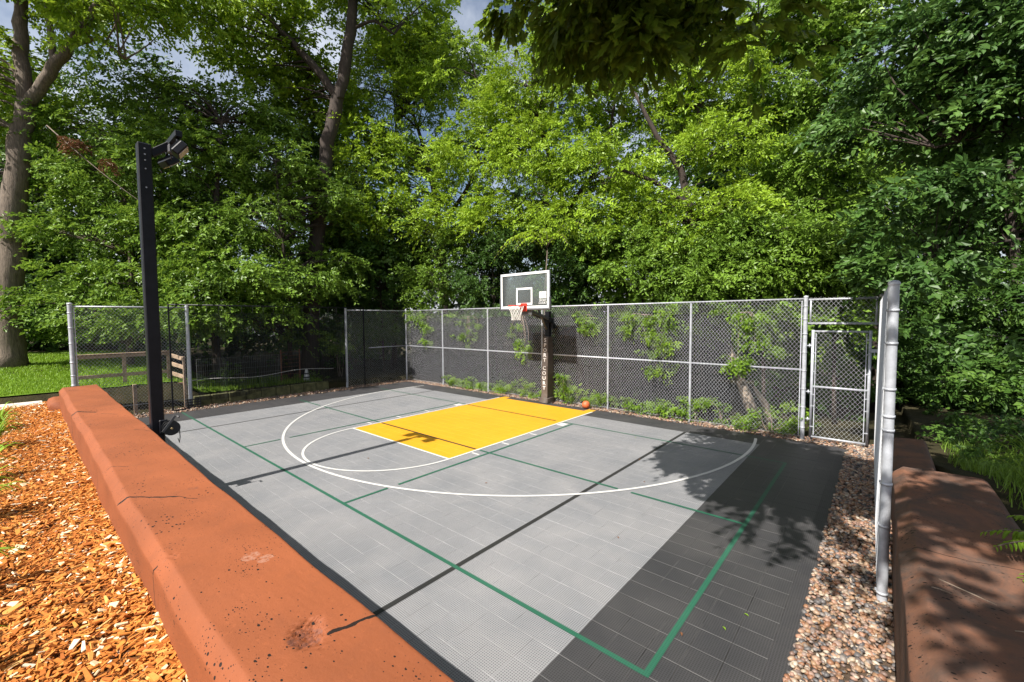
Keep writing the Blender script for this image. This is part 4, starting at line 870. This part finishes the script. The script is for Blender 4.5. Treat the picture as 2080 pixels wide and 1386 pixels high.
# centre: sunlit crowns
tree('box_elder_tree', 'bright lime green tree left of the hoop behind the far fence',
     [[(gp(905, 720, fd(905)+3), 0.19)] + tko(3, (905, 560, 0.16), (885, 400, 0.12), (850, 260, 0.08), (810, 160, 0.05)), tko(3, (890, 470, 0.10), (960, 370, 0.08), (985, 240, 0.06), (960, 130, 0.03))],
     [elo(790, 190, 2.4, 1.6, 1.2), elo(750, 320, 2.0, 1.4, 1.1), elo(870, 280, 2.4, 1.6, 1.2), elo(940, 150, 3, 1.7, 1.1), elo(980, 300, 2.6, 1.6, 1.2), elo(840, 410, 2, 1.8, 0.9), elo(740, 440, 2.2, 1.2, 0.8), elo(930, 450, 2.2, 1.4, 0.7), elo(860, 110, 4, 1.6, 0.8)], 60000, 'leaf_bright', 'bark_dark', leaf=0.17, wr=0.42, clump_r=0.75, droop=0.28)
tree('box_elder_tree', 'bright lime green tree above and behind the backboard',
     [[(gp(1180, 700, fd(1180)+3), 0.16)] + tko(3, (1170, 560, 0.14), (1150, 430, 0.11), (1110, 300, 0.08), (1080, 180, 0.05)), tko(3, (1150, 430, 0.10), (1230, 320, 0.07), (1250, 200, 0.04))],
     [elo(1080, 150, 3, 1.7, 1.1), elo(1190, 200, 3, 1.7, 1.3), elo(1090, 320, 2.4, 1.6, 1.1), elo(1230, 340, 2.4, 1.6, 1.1), elo(1020, 440, 2.2, 1.4, 0.8), elo(1160, 450, 2, 1.6, 0.7), elo(1180, 70, 4, 1.8, 0.9), elo(1040, 230, 3, 1.4, 1.0)], 60000, 'leaf_bright', 'bark_dark', leaf=0.15, wr=0.42, clump_r=0.65, droop=0.28)
tree('box_elder_tree', 'leaning dark limbed tree right of the backboard with sunlit crown',
     [[(gp(1440, 720, fd(1440)+3), 0.16)] + tk(fd(1420)+3, (1425, 560, 0.14), (1400, 420, 0.13), (1385, 345, 0.11), (1335, 280, 0.08), (1290, 190, 0.05)), tk(fd(1420)+3, (1400, 420, 0.09), (1330, 368, 0.07), (1260, 345, 0.04)),
      tk(fd(1420)+3.6, (1435, 330, 0.045), (1425, 250, 0.045), (1390, 120, 0.035), (1375, 30, 0.02))],
     [elo(1330, 170, 4.2, 1.6, 1.3), elo(1440, 150, 4.2, 1.7, 1.4), elo(1470, 300, 3.6, 1.5, 1.2), elo(1330, 430, 3, 1.2, 0.7), elo(1490, 440, 3, 1.5, 0.9), elo(1330, 60, 5, 1.7, 1.0), elo(1280, 480, 2.4, 1.4, 0.7), elo(1400, 500, 2.6, 1.3, 0.7), elo(1390, 250, 4.6, 1.3, 1.0)], 56000, 'leaf_bright', 'bark_dark', leaf=0.135, wr=0.42, clump_r=0.6, droop=0.28)
# lower green behind the far fence
low = [(770, 580, 2.6, 'small leafy tree rising over the far left fence corner', 'leaf_dark'), (890, 570, 2.0, 'small leafy tree behind the far fence left of the backboard', 'leaf_mid'),
       (1000, 555, 2.5, 'small leafy tree peeking out left of the backboard edge', 'leaf_dark'), (1170, 555, 2.5, 'small leafy tree right beside the backboard', 'leaf_dark'), (1300, 565, 1.8, 'small leafy tree behind the fence right of the ball', 'leaf_mid'),
       (1420, 575, 1.8, 'small leafy tree behind the fence near the last post before the gate', 'leaf_mid'), (1545, 550, 2.0, 'small leafy tree left of the gate behind the fence', 'leaf_mid'), (1690, 560, 2.6, 'small leafy tree rising above the gate', 'leaf_mid')]
for px, py, off, lab, mt in low:
    tree('understorey_tree', lab, [[(gp(px+10, 720, fd(px)+off), 0.05)] + tk(fd(px)+off, (px+5, 640, 0.045), (px, 540, 0.03), (px-6, 480, 0.015))],
         [elo(px, py, off, 1.25, 0.75), elo(px-45, py-75, off+0.5, 1.1, 0.6), elo(px+50, py-60, off+0.3, 1.1, 0.6), elo(px, py+85, off, 0.9, 0.5)], 20000, mt, 'bark_dark', leaf=0.13, clump_r=0.55, droop=0.4, limb_r=0.018)
# right: taller shaded trees
tree('woodland_tree', 'tall reddish trunked tree behind the gate',
     [[(gp(1782, 700, 15), 0.14)] + tk(15, (1785, 560, 0.13), (1780, 300, 0.12), (1768, 120, 0.10), (1755, -60, 0.07))],
     [el(1600, 180, 15, 1.9, 1.3), el(1650, 330, 14, 1.7, 1.0), el(1580, 60, 16, 2.0, 1.1), el(1700, 40, 14.5, 2.2, 1.2), el(1620, 450, 13.6, 1.5, 0.7), el(1760, 420, 14, 1.6, 0.9), el(1700, 220, 14.5, 1.6, 1.0)], 52000, 'leaf_mid', 'bark_dark', leaf=0.155, wr=0.55, clump_r=0.7)
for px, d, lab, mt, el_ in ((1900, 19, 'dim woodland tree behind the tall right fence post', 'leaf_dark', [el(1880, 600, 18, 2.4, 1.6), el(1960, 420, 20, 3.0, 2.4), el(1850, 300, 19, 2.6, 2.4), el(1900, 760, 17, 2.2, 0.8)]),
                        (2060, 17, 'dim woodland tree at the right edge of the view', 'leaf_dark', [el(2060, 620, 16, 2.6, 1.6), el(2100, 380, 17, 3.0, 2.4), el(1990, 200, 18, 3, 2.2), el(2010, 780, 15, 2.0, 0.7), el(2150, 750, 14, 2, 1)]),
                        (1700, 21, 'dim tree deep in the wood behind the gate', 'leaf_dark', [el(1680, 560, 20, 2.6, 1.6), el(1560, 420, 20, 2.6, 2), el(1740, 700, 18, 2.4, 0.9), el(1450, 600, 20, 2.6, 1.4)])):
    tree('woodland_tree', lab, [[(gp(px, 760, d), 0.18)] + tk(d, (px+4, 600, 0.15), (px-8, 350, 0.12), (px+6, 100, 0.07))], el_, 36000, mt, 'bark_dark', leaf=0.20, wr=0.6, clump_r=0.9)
tree('basswood_tree', 'near broad leaved tree hanging over the right wall',
     [[(gp(2330, 760, 7.5), 0.16)] + tk(7.5, (2320, 560, 0.14), (2290, 300, 0.11), (2250, 0, 0.08)), tk(7.4, (2300, 330, 0.06), (2100, 250, 0.04), (1900, 300, 0.02)), tk(7.2, (2310, 520, 0.05), (2090, 480, 0.03), (1900, 520, 0.012))],
     [el(1990, 260, 7.6, 1.1, 0.55), el(1870, 400, 7.4, 0.8, 0.4), el(1850, 540, 7.6, 0.65, 0.22), el(2080, 120, 7.2, 1.2, 0.5), el(1900, 100, 8.2, 1.2, 0.55), el(2080, 420, 7, 0.9, 0.4), el(2060, 690, 7, 0.5, 0.16), el(1780, 240, 8.6, 0.9, 0.4), el(2010, 10, 7.6, 1.3, 0.4)], 19000, 'leaf_cool', 'bark_dark', K=9, leaf=0.135, shape=OVAL, wr=0.6, clump_r=0.5, droop=0.45)
# overhead oak that shades the right part of the court
OAK = tree('oak_tree', 'overhanging oak with lobed leaves dangling into the top of the view',
     [[((12.2, -4.6, 0.4), 0.40), ((12.0, -4.3, 3.5), 0.34), ((11.4, -3.6, 6.2), 0.28), ((10.6, -2.8, 8.6), 0.2)], [((11.5, -3.7, 6.0), 0.16), ((9.6, -2.0, 7.0), 0.12), ((7.6, -0.4, 7.0), 0.08), ((5.6, 0.7, 6.4), 0.04)],
      [((9.6, -2.0, 7.0), 0.08), ((8.2, 0.4, 7.2), 0.06), ((7.0, 1.9, 6.6), 0.03)]],
     [(6.8, -1.7, 6.6, 0.7, 0.7, 0.3), (6.9, -0.6, 6.8, 0.8, 0.8, 0.35), (6.9, 0.7, 6.8, 0.8, 0.8, 0.4), (5.6, 0.1, 6.3, 0.7, 0.6, 0.35), (6.3, 1.8, 6.6, 0.8, 0.5, 0.3), (7.4, 0.0, 7.2, 0.8, 1.4, 0.3), (8.6, -3.0, 7.3, 0.6, 0.7, 0.3), (9.0, -4.9, 7.4, 0.8, 0.5, 0.3), (9.4, -0.6, 7.4, 1.2, 1.8, 0.5), (10.2, -2.5, 8.4, 1.4, 1.6, 0.7), (6.9, -1.2, 7.0, 0.7, 0.8, 0.3), (6.5, 0.3, 7.0, 0.9, 0.9, 0.35), (5.2, -0.3, 6.6, 0.5, 0.4, 0.25), (6.0, -0.9, 6.7, 0.5, 0.5, 0.25), (8.6, 0.6, 7.4, 0.7, 1.2, 0.3)], 27000, 'leaf_oak', 'bark_dark', K=8, leaf=0.155, shape=LOBED, wr=0.72, clump_r=0.42, droop=0.6)
V, Fc, tint, C = foliage([(6.0, 0.75, 5.55, 0.75, 0.5, 0.14), (5.1, 1.0, 6.05, 0.6, 0.5, 0.14), (6.7, 1.5, 5.55, 0.45, 0.4, 0.14), (5.6, 1.9, 6.5, 0.9, 0.5, 0.16), (7.0, 1.3, 5.0, 0.3, 0.25, 0.12), (6.3, 0.9, 5.25, 0.35, 0.25, 0.12)], 4000, 7, 0.15, LOBED, 0.55, 1.0, 0.3, 0.1)
mesh_np('hanging_leaves', V, Fc, 'leaf_oak', OAK, tint); sb = MB()
for c in C[:24]: sb.tube(limb_path(c+np.array([0.25, -0.35, 0.75]), c, 0.05), [0.010, 0.009, 0.007, 0.005, 0.003], 5, cap=False)
sb.build('hanging_twigs', 'bark_dark', OAK)
tree('oak_tree', 'tall shade tree out of view on the right of the camera',
     [[((14.5, 1.5, 0.3), 0.35), ((14.3, 1.6, 5), 0.28), ((14.0, 2.0, 9), 0.15)]], [(13.5, 1.8, 8.5, 2.6, 3.0, 1.4), (11.4, 3.6, 7.5, 1.6, 2.4, 0.7), (13.5, 6.0, 8.0, 2.4, 2.4, 1.3), (10.8, 0.4, 7.6, 1.3, 2.2, 0.5), (9.9, 1.8, 7.4, 1.0, 1.6, 0.4)], 24000, 'leaf_dark', 'bark_dark', K=10, leaf=0.20, clump_r=0.7)

# tree-of-heaven sapling with long feathered fronds above the backboard
def fronds(name, label, base, tips, leaf, mat, cat, K=20, wr=0.42, stem=True, bark='bark', sag=0.30):
    t_ = thing(name, tuple(map(float, base)), label, cat); Vs, Fs, Ts = [], [], []; off = 0; sb = MB()
    for (a, b_) in tips:
        a = np.array(a, float); b_ = np.array(b_, float); L_ = np.linalg.norm(b_-a); s = np.linspace(0.12, 1, K); side = np.where(np.arange(K) % 2 == 0, 1.0, -1.0)
        P = a+(b_-a)*s[:, None]; P[:, 2] += L_*sag*(np.sin(s*math.pi*0.9)); T = unit(np.gradient(P, axis=0)); S = unit(np.cross(T, [0, 0, 1.0]))
        Dd = T*0.35+S*side[:, None]-np.array([0, 0, 0.35])+rng.normal(0, 0.1, P.shape); Lf = leaf*np.sin(np.clip(s, 0.1, 1)*math.pi*0.85+0.3)*rng.uniform(0.85, 1.15, K); Lf = np.clip(Lf, leaf*0.35, None)
        V, Fc, k = leaves(P, Dd, np.array([0, 0, 1.0])+rng.normal(0, 0.2, P.shape), Lf, Lf*wr, OVAL); Vs.append(V); Fs.append(Fc+off); off += len(V); Ts.append(np.clip(rng.normal(0.7, 0.15, len(V)), 0, 1))
        sb.tube(np.vstack([[a], P[::3]]), 0.005, 4, cap=False)
    if stem: sb.tube(limb_path(base, tips[0][0], 0.02), [0.03, 0.028, 0.024, 0.02, 0.014], 8)
    sb.build('stem', bark, t_); mesh_np('leaves', np.vstack(Vs), np.vstack(Fs), mat, t_, np.concatenate(Ts)); return t_
top = at(1112, 505, fd(1110)+0.40)
fronds('sumac_sapling', 'feathery leaved sapling arching just above the backboard', (top[0], top[1], -0.1),
       [(top+np.array([0, 0, dz_]), top+np.array([dx*1.1, dy*0.8, dz_+hz_])) for dx, dy, dz_, hz_ in ((-1.3, -0.9, 0, -0.25), (1.5, 0.2, 0.1, -0.05), (0.9, 0.9, 0.15, 0.1), (-0.6, -1.1, 0.05, -0.3), (-1.4, 0.1, 0.1, -0.1), (0.4, -1.0, 0.1, 0.1), (1.0, -0.5, 0.05, -0.3), (-0.5, 0.9, 0.1, 0.2), (-1.9, -0.6, -0.15, -0.45))], 0.24, 'leaf_bright', 'sapling', K=26, wr=0.38, sag=0.42)
# foliage standing against the windscreen, poking through
def shrub(name, label, base, ells, n, mat='leaf_weed', leaf=0.075, K=9, cat='shrub', group=None, shape=SIMPLE, wr=0.55, clump_r=0.28, stems=5):
    t_ = thing(name, tuple(map(float, base)), label, cat, group); V, Fc, tint, C = foliage(ells, n, K, leaf, shape, wr, 0.3, clump_r, 0.15)
    sb = MB()
    for c in C[:max(stems, 3)]: sb.tube(limb_path(np.array(base)+np.array([random.uniform(-.08, .08), random.uniform(-.05, .05), 0]), c, 0.05), np.linspace(0.012, 0.004, 5), 5, cap=False)
    sb.build('stems', 'twig', t_); mesh_np('leaves', V, Fc, mat, t_, tint); return t_
for x, z0, z1, nl, lab in ((-6.6, 1.3, 2.8, 1300, 'leafy branches hanging behind the fence in the far left corner'), (-4.2, 1.5, 2.8, 1300, 'leafy branches hanging behind the second fence bay from the left corner'), (-1.6, 1.4, 2.5, 1100, 'grey green leaves hanging behind the fence left of the padded post'),
                        (1.1, 1.6, 2.8, 1000, 'leafy branch hanging behind the fence just right of the padded post'), (2.6, 1.7, 2.9, 1700, 'leafy branches hanging behind the fence right of the ball'), (3.6, 1.2, 3.0, 2400, 'long leafy spray hanging behind the tall fence bay'), (5.5, 1.5, 3.0, 2600, 'bright leafy branch hanging behind the bay next to the gate')):
    t_ = thing('hanging_branch', (x, 8.62, 2.8), lab, 'branch'); n3 = 5
    es = [(x+random.uniform(-.45, .45), 8.34, z0+(z1-z0)*(k_+0.5)/n3, 0.32, 0.06, (z1-z0)/n3*0.7) for k_ in range(n3)]
    V, Fc, tint, C = foliage(es, nl, 8, 0.085, SIMPLE, 0.5, 0.55, 0.22, 0.1); sb = MB()
    for c in C[:6]: sb.tube([(x, 8.62, 2.80), (x*0.5+c[0]*0.5, 8.42, 2.78), (c[0], 8.36, min(max(c[2]+0.25, 2.2), 2.75)), c], [0.008, 0.007, 0.006, 0.003], 5, cap=False)
    sb.build('stems', 'twig', t_); mesh_np('leaves', V, Fc, 'leaf_mid' if x < 2 else 'leaf_weed', t_, tint)
wx = -6.9; k = 0
while wx < 6.6:
    hgt = random.uniform(0.30, 0.58)*(1.35 if wx > 3.8 else 1.0)
    if wx > -5.8:
        shrub('weed_clump', 'low green weeds sprouting at the foot of the far chain link fence', (wx, 8.34, -0.03), [(wx, 8.33, hgt*0.5, 0.30, 0.13, hgt*0.55), (wx+0.2, 8.36, hgt*0.35, 0.25, 0.12, hgt*0.4)], 800, 'leaf_weed', 0.065, 7, 'weeds', 'weeds along the far fence', clump_r=0.16)
    wx += random.uniform(0.42, 0.62); k += 1
shrub('leafy_shrub', 'taller bright weed standing right beside the padded post', (0.42, 8.3, -0.03), [(0.42, 8.3, 0.45, 0.16, 0.12, 0.45), (0.36, 8.28, 0.75, 0.1, 0.1, 0.25)], 900, 'leaf_weed', 0.08, 7, clump_r=0.16)
for px, py, lab in ((470, 770, 'small plants on the bank behind the left of the netting'), (650, 765, 'dark leafy plants behind the right of the netting'), (690, 700, 'leafy shrub hanging beside the galvanised netting post')):
    q = at(px, py, fd(px)+1.4); shrub('bank_shrub', lab, (q[0], q[1], float(ground_z(q[0], q[1]))), [(q[0], q[1], max(q[2], 0.3), 0.5, 0.4, 0.4)], 900, 'leaf_mid', 0.09)
# leaning sunlit dead trunk behind the bay next to the gate
q0 = np.array([5.55, 9.6, -0.1]); LT = thing('leaning_trunk', tuple(q0), 'pale broken tree trunk leaning behind the fence left of the gate', 'tree trunk')
MB().tube([q0, q0+np.array([-0.25, 0.1, 0.6]), q0+np.array([-0.65, 0.2, 1.6]), q0+np.array([-0.95, 0.3, 2.5])], [0.17, 0.14, 0.11, 0.09], 10).build('trunk', 'bark_pale', LT)
MB().tube([q0+np.array([0.35, -0.1, -0.05]), q0+np.array([0.2, 0, 0.5]), q0+np.array([-0.1, 0.05, 0.95])], [0.10, 0.09, 0.03], 8).build('broken_stub', 'bark_pale', LT)
# dead reddish branch on the left
DB = thing('dead_branch', tuple(at(110, 270, 13.2)), 'reddish brown dead branch hanging among the leaves at upper left', 'dead branch')
pa, pb = at(95, 255, 13.2), at(300, 420, 13.0); pth = limb_path(pa, pb, -0.04, 9); MB().tube(pth, np.linspace(0.018, 0.005, 9), 6).build('branch', 'bark', DB)
V, Fc, tint, _ = foliage([(*at(150, 300, 13.2), 0.5, 0.3, 0.25), (*at(215, 330, 13.1), 0.35, 0.3, 0.2), (*at(240, 440, 12.9), 0.45, 0.3, 0.2)], 900, 7, 0.09, SIMPLE, 0.4, 0.5, 0.22, 0.1); mesh_np('dead_leaves', V, Fc, 'leaf_dead', DB, tint)

# ------------------------------------------------------------------ far wood behind everything (one mass)
def far_wood(name, label, rows, n, mat):
    Es = []
    for px0, px1, d, z0, z1, cnt in rows:
        for k in range(cnt):
            px = rng.uniform(px0, px1); q = at(px, 640, d*rng.uniform(0.92, 1.15)); Es.append((q[0], q[1], rng.uniform(z0, z1), 2.8, 2.8, 2.1))
    V, Fc, tint, C = foliage(Es, n, 12, 0.42, SIMPLE, 0.62, 0.3, 1.4, 0.3)
    return tag(mesh_np(name, V, Fc, mat, None, tint), label, 'woodland', kind='stuff')
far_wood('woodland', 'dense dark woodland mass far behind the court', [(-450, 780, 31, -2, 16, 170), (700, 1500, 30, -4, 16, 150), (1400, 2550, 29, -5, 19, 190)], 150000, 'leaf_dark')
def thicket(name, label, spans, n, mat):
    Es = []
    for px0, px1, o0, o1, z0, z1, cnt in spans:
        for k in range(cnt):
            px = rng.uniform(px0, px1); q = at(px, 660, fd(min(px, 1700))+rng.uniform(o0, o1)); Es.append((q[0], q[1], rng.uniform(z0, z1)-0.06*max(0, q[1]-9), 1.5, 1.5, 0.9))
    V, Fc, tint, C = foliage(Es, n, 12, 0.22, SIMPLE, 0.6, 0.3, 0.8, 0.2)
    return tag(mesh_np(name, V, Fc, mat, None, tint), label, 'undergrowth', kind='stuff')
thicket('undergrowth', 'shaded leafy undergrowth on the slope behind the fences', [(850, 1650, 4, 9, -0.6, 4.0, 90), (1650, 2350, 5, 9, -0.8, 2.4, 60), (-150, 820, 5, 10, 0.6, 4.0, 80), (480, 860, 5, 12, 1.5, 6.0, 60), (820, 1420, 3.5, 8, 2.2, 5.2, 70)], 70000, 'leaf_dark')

n_ = 170; cx_ = 8.9+rng.gamma(2.2, 1.5, n_); cy_ = rng.uniform(3.2, 15, n_)
V, Fc, tint, C = foliage([(a_, b_, float(ground_z(a_, b_))+0.18, 0.45, 0.45, 0.22) for a_, b_ in zip(cx_, cy_)], 15000, 8, 0.10, SIMPLE, 0.6, 0.3, 0.3, 0.1)
tag(mesh_np('ground_cover', V, Fc, 'leaf_dark', None, tint), 'shaded leafy ground cover on the slope beyond the right wall', 'ground cover', kind='stuff')
# ------------------------------------------------------------------ grass, ferns and strappy leaves
def blades(name, label, x, y, z, h, wd, mat, lean=0.35, cat='grass', kind='stuff', parent=None):
    n = len(x); a = rng.uniform(0, 2*np.pi, n); d = np.stack([np.cos(a), np.sin(a), np.zeros(n)], 1); s = np.stack([-np.sin(a), np.cos(a), np.zeros(n)], 1); P = np.stack([x, y, z], 1)
    ln_ = (lean*h*rng.uniform(0.3, 1.3, n))[:, None]
    q = [P-s*wd[:, None]/2, P+s*wd[:, None]/2, P+d*ln_*0.35+np.array([0, 0, 1])*h[:, None]*0.6-s*wd[:, None]*0.38, P+d*ln_*0.35+np.array([0, 0, 1])*h[:, None]*0.6+s*wd[:, None]*0.38, P+d*ln_+np.array([0, 0, 1])*h[:, None]*0.92]
    V = np.stack(q, 1).reshape(-1, 3); Fc = np.array([(0, 1, 3), (0, 3, 2), (2, 3, 4)]); Fa = (Fc[None]+5*np.arange(n)[:, None, None]).reshape(-1, 3)
    o = mesh_np(name, V, Fa, mat, parent, np.repeat(np.clip(rng.normal(0.55, 0.22, n), 0, 1), 5))
    if kind: tag(o, label, cat, kind=kind)
    return o
n = 42000; x = rng.uniform(-16.5, -8.35, n); y = rng.uniform(-4.2, 0.9, n); blades('grass', 'sunlit green lawn grass beyond the left end of the wall', x, y, ground_z(x, y)+0.03, rng.uniform(0.05, 0.11, n), np.full(n, 0.012), 'grass_blade')
n = 7000; x = rng.uniform(-10.5, -8.3, n); y = rng.uniform(0.5, 4.6, n); blades('grass', 'rough grass on the bank behind the netting', x, y, ground_z(x, y), rng.uniform(0.05, 0.16, n), np.full(n, 0.012), 'grass_blade')
n = 9000; x = 8.82+rng.gamma(2, 0.55, n); y = rng.uniform(0.5, 8.5, n); blades('grass', 'shaded grass on the bank behind the right wall', x, y, ground_z(x, y), rng.uniform(0.06, 0.22, n), np.full(n, 0.010), 'leaf_mid', 0.7)  # leaf colour instead of lawn green: part of the bank's shade is painted in
def strappy(name, label, c, n, L_, cat='plant', mat='grass_blade', group=None, wd=0.03):
    t_ = thing(name, c, label, cat, group); V, Fc, T_ = [], [], []
    for k in range(n):
        a = random.uniform(0, 2*math.pi); l_ = L_*random.uniform(0.6, 1.1); h_ = l_*random.uniform(0.5, 0.85); reach = math.sqrt(max(l_*l_-h_*h_*0.6, 0.01))*0.75; d = np.array([math.cos(a), math.sin(a), 0]); s = np.array([-d[1], d[0], 0]); k0 = len(V); m = 8; tv = random.uniform(0.3, 0.9)
        for i in range(m):
            u = i/(m-1); p_ = np.array(c)+d*reach*u+np.array([0, 0, h_*(math.sin(u*math.pi*0.72))]); w_ = wd*(1-u**2.2)*(0.6+0.4*math.sin(u*3.1))/2+0.001
            V += [p_-s*w_, p_+np.array([0, 0, -0.006]), p_+s*w_]; T_ += [tv]*3
        for i in range(m-1):
            for j in (0, 1): q = k0+i*3+j; Fc.append((q, q+1, q+4, q+3))
    mesh_np('leaves', np.array(V), np.array(Fc), mat, t_, np.array(T_), True); return t_
for (x, y, n_, L_, lab) in ((-4.6, -3.35, 46, 0.62, 'clump of arching strap leaves farthest along the wood chips'), (-2.6, -3.35, 46, 0.62, 'clump of arching strap leaves second from the far end of the wood chips'), (-0.6, -3.38, 44, 0.62, 'clump of arching strap leaves at the left edge halfway along the wall'),
                        (1.3, -3.36, 44, 0.6, 'arching strap leaves at the left edge beside the lit wood chips'), (3.1, -3.38, 36, 0.52, 'strap leaves poking in at the lower left edge'), (4.45, -3.36, 30, 0.42, 'nearest strap leaf tips at the lower left edge'), (-6.4, -3.7, 40, 0.6, 'clump of arching strap leaves beside the pale stone slab')):
    strappy('daylily_clump', lab, (x, y, float(mulch_z(x, y))), n_, L_)
strappy('sedge_clump', 'tall grassy clump behind the right wall', (9.35, 4.3, float(ground_z(9.35, 4.3))), 60, 0.7, 'plant', 'leaf_weed', None, 0.014)
strappy('sedge_clump', 'grassy tuft at the back edge of the right wall', (9.1, 3.2, float(ground_z(9.1, 3.2))), 50, 0.55, 'plant', 'leaf_weed', None, 0.014)
fb = np.array([9.05, 1.25, 1.0])
fronds('fern', 'green fern reaching over the right wall edge', tuple(fb), [(fb+np.array([0, 0, 0.03]), fb+np.array(v_)) for v_ in ((-0.52, 0.10, 0.12), (-0.50, -0.18, 0.14), (-0.35, 0.35, 0.2), (0.3, 0.3, 0.3), (-0.1, -0.5, 0.2), (-0.42, -0.40, 0.06), (0.2, -0.3, 0.25))], 0.12, 'leaf_weed', 'fern', K=44, wr=0.26, stem=False)
# litter: twigs on the right wall, blown leaves on the court
for (a, b_, lab) in (((8.26, 0.55, 1.108), (8.47, 0.42, 1.112), 'long thin twig lying on the right wall'), ((8.22, 0.42, 1.107), (8.30, 0.40, 1.110), 'short thin twig lying on the right wall'), ((8.50, 0.20, 1.11), (8.62, 0.16, 1.116), 'pale stick near the bottom right corner on the wall')):
    tag(MB().tube(limb_path(a, b_, 0.02), [0.0025, 0.003, 0.0028, 0.0022, 0.0015], 6).build('twig', 'twig'), lab, 'twig')
def litter(x, y, z, s, lab, mat='leaf_weed'):
    V, Fc, k = leaves(np.array([[x, y, z]]), np.array([[random.uniform(-1, 1), random.uniform(-1, 1), 0.08]]), np.array([[0.1, 0.1, 1.0]]), np.array([s]), np.array([s*0.5]), OVAL)
    V2 = np.vstack([V, V-np.array([0, 0, 0.0012])]); F2 = np.vstack([Fc, Fc[:, ::-1]+len(V)]); tag(mesh_np('fallen_leaf', V2, F2, mat, None, np.full(len(V2), 0.6)), lab, 'leaf', 'fallen leaves on the court')
for (x, y, mt) in ((3.9, 5.9, 'leaf_weed'), (3.6, 6.4, 'leaf_dead'), (4.6, 4.6, 'leaf_dead'), (5.1, 3.6, 'leaf_dead'), (7.1, 1.2, 'leaf_weed'), (6.75, 0.6, 'leaf_dead'), (7.0, 0.9, 'leaf_weed'), (0.6, 1.3, 'leaf_dead'), (3.2, 1.9, 'leaf_dead'), (5.6, 1.7, 'leaf_dead')):
    litter(x, y, 0.006, 0.045, 'small fallen leaf lying on the court tiles', mt)
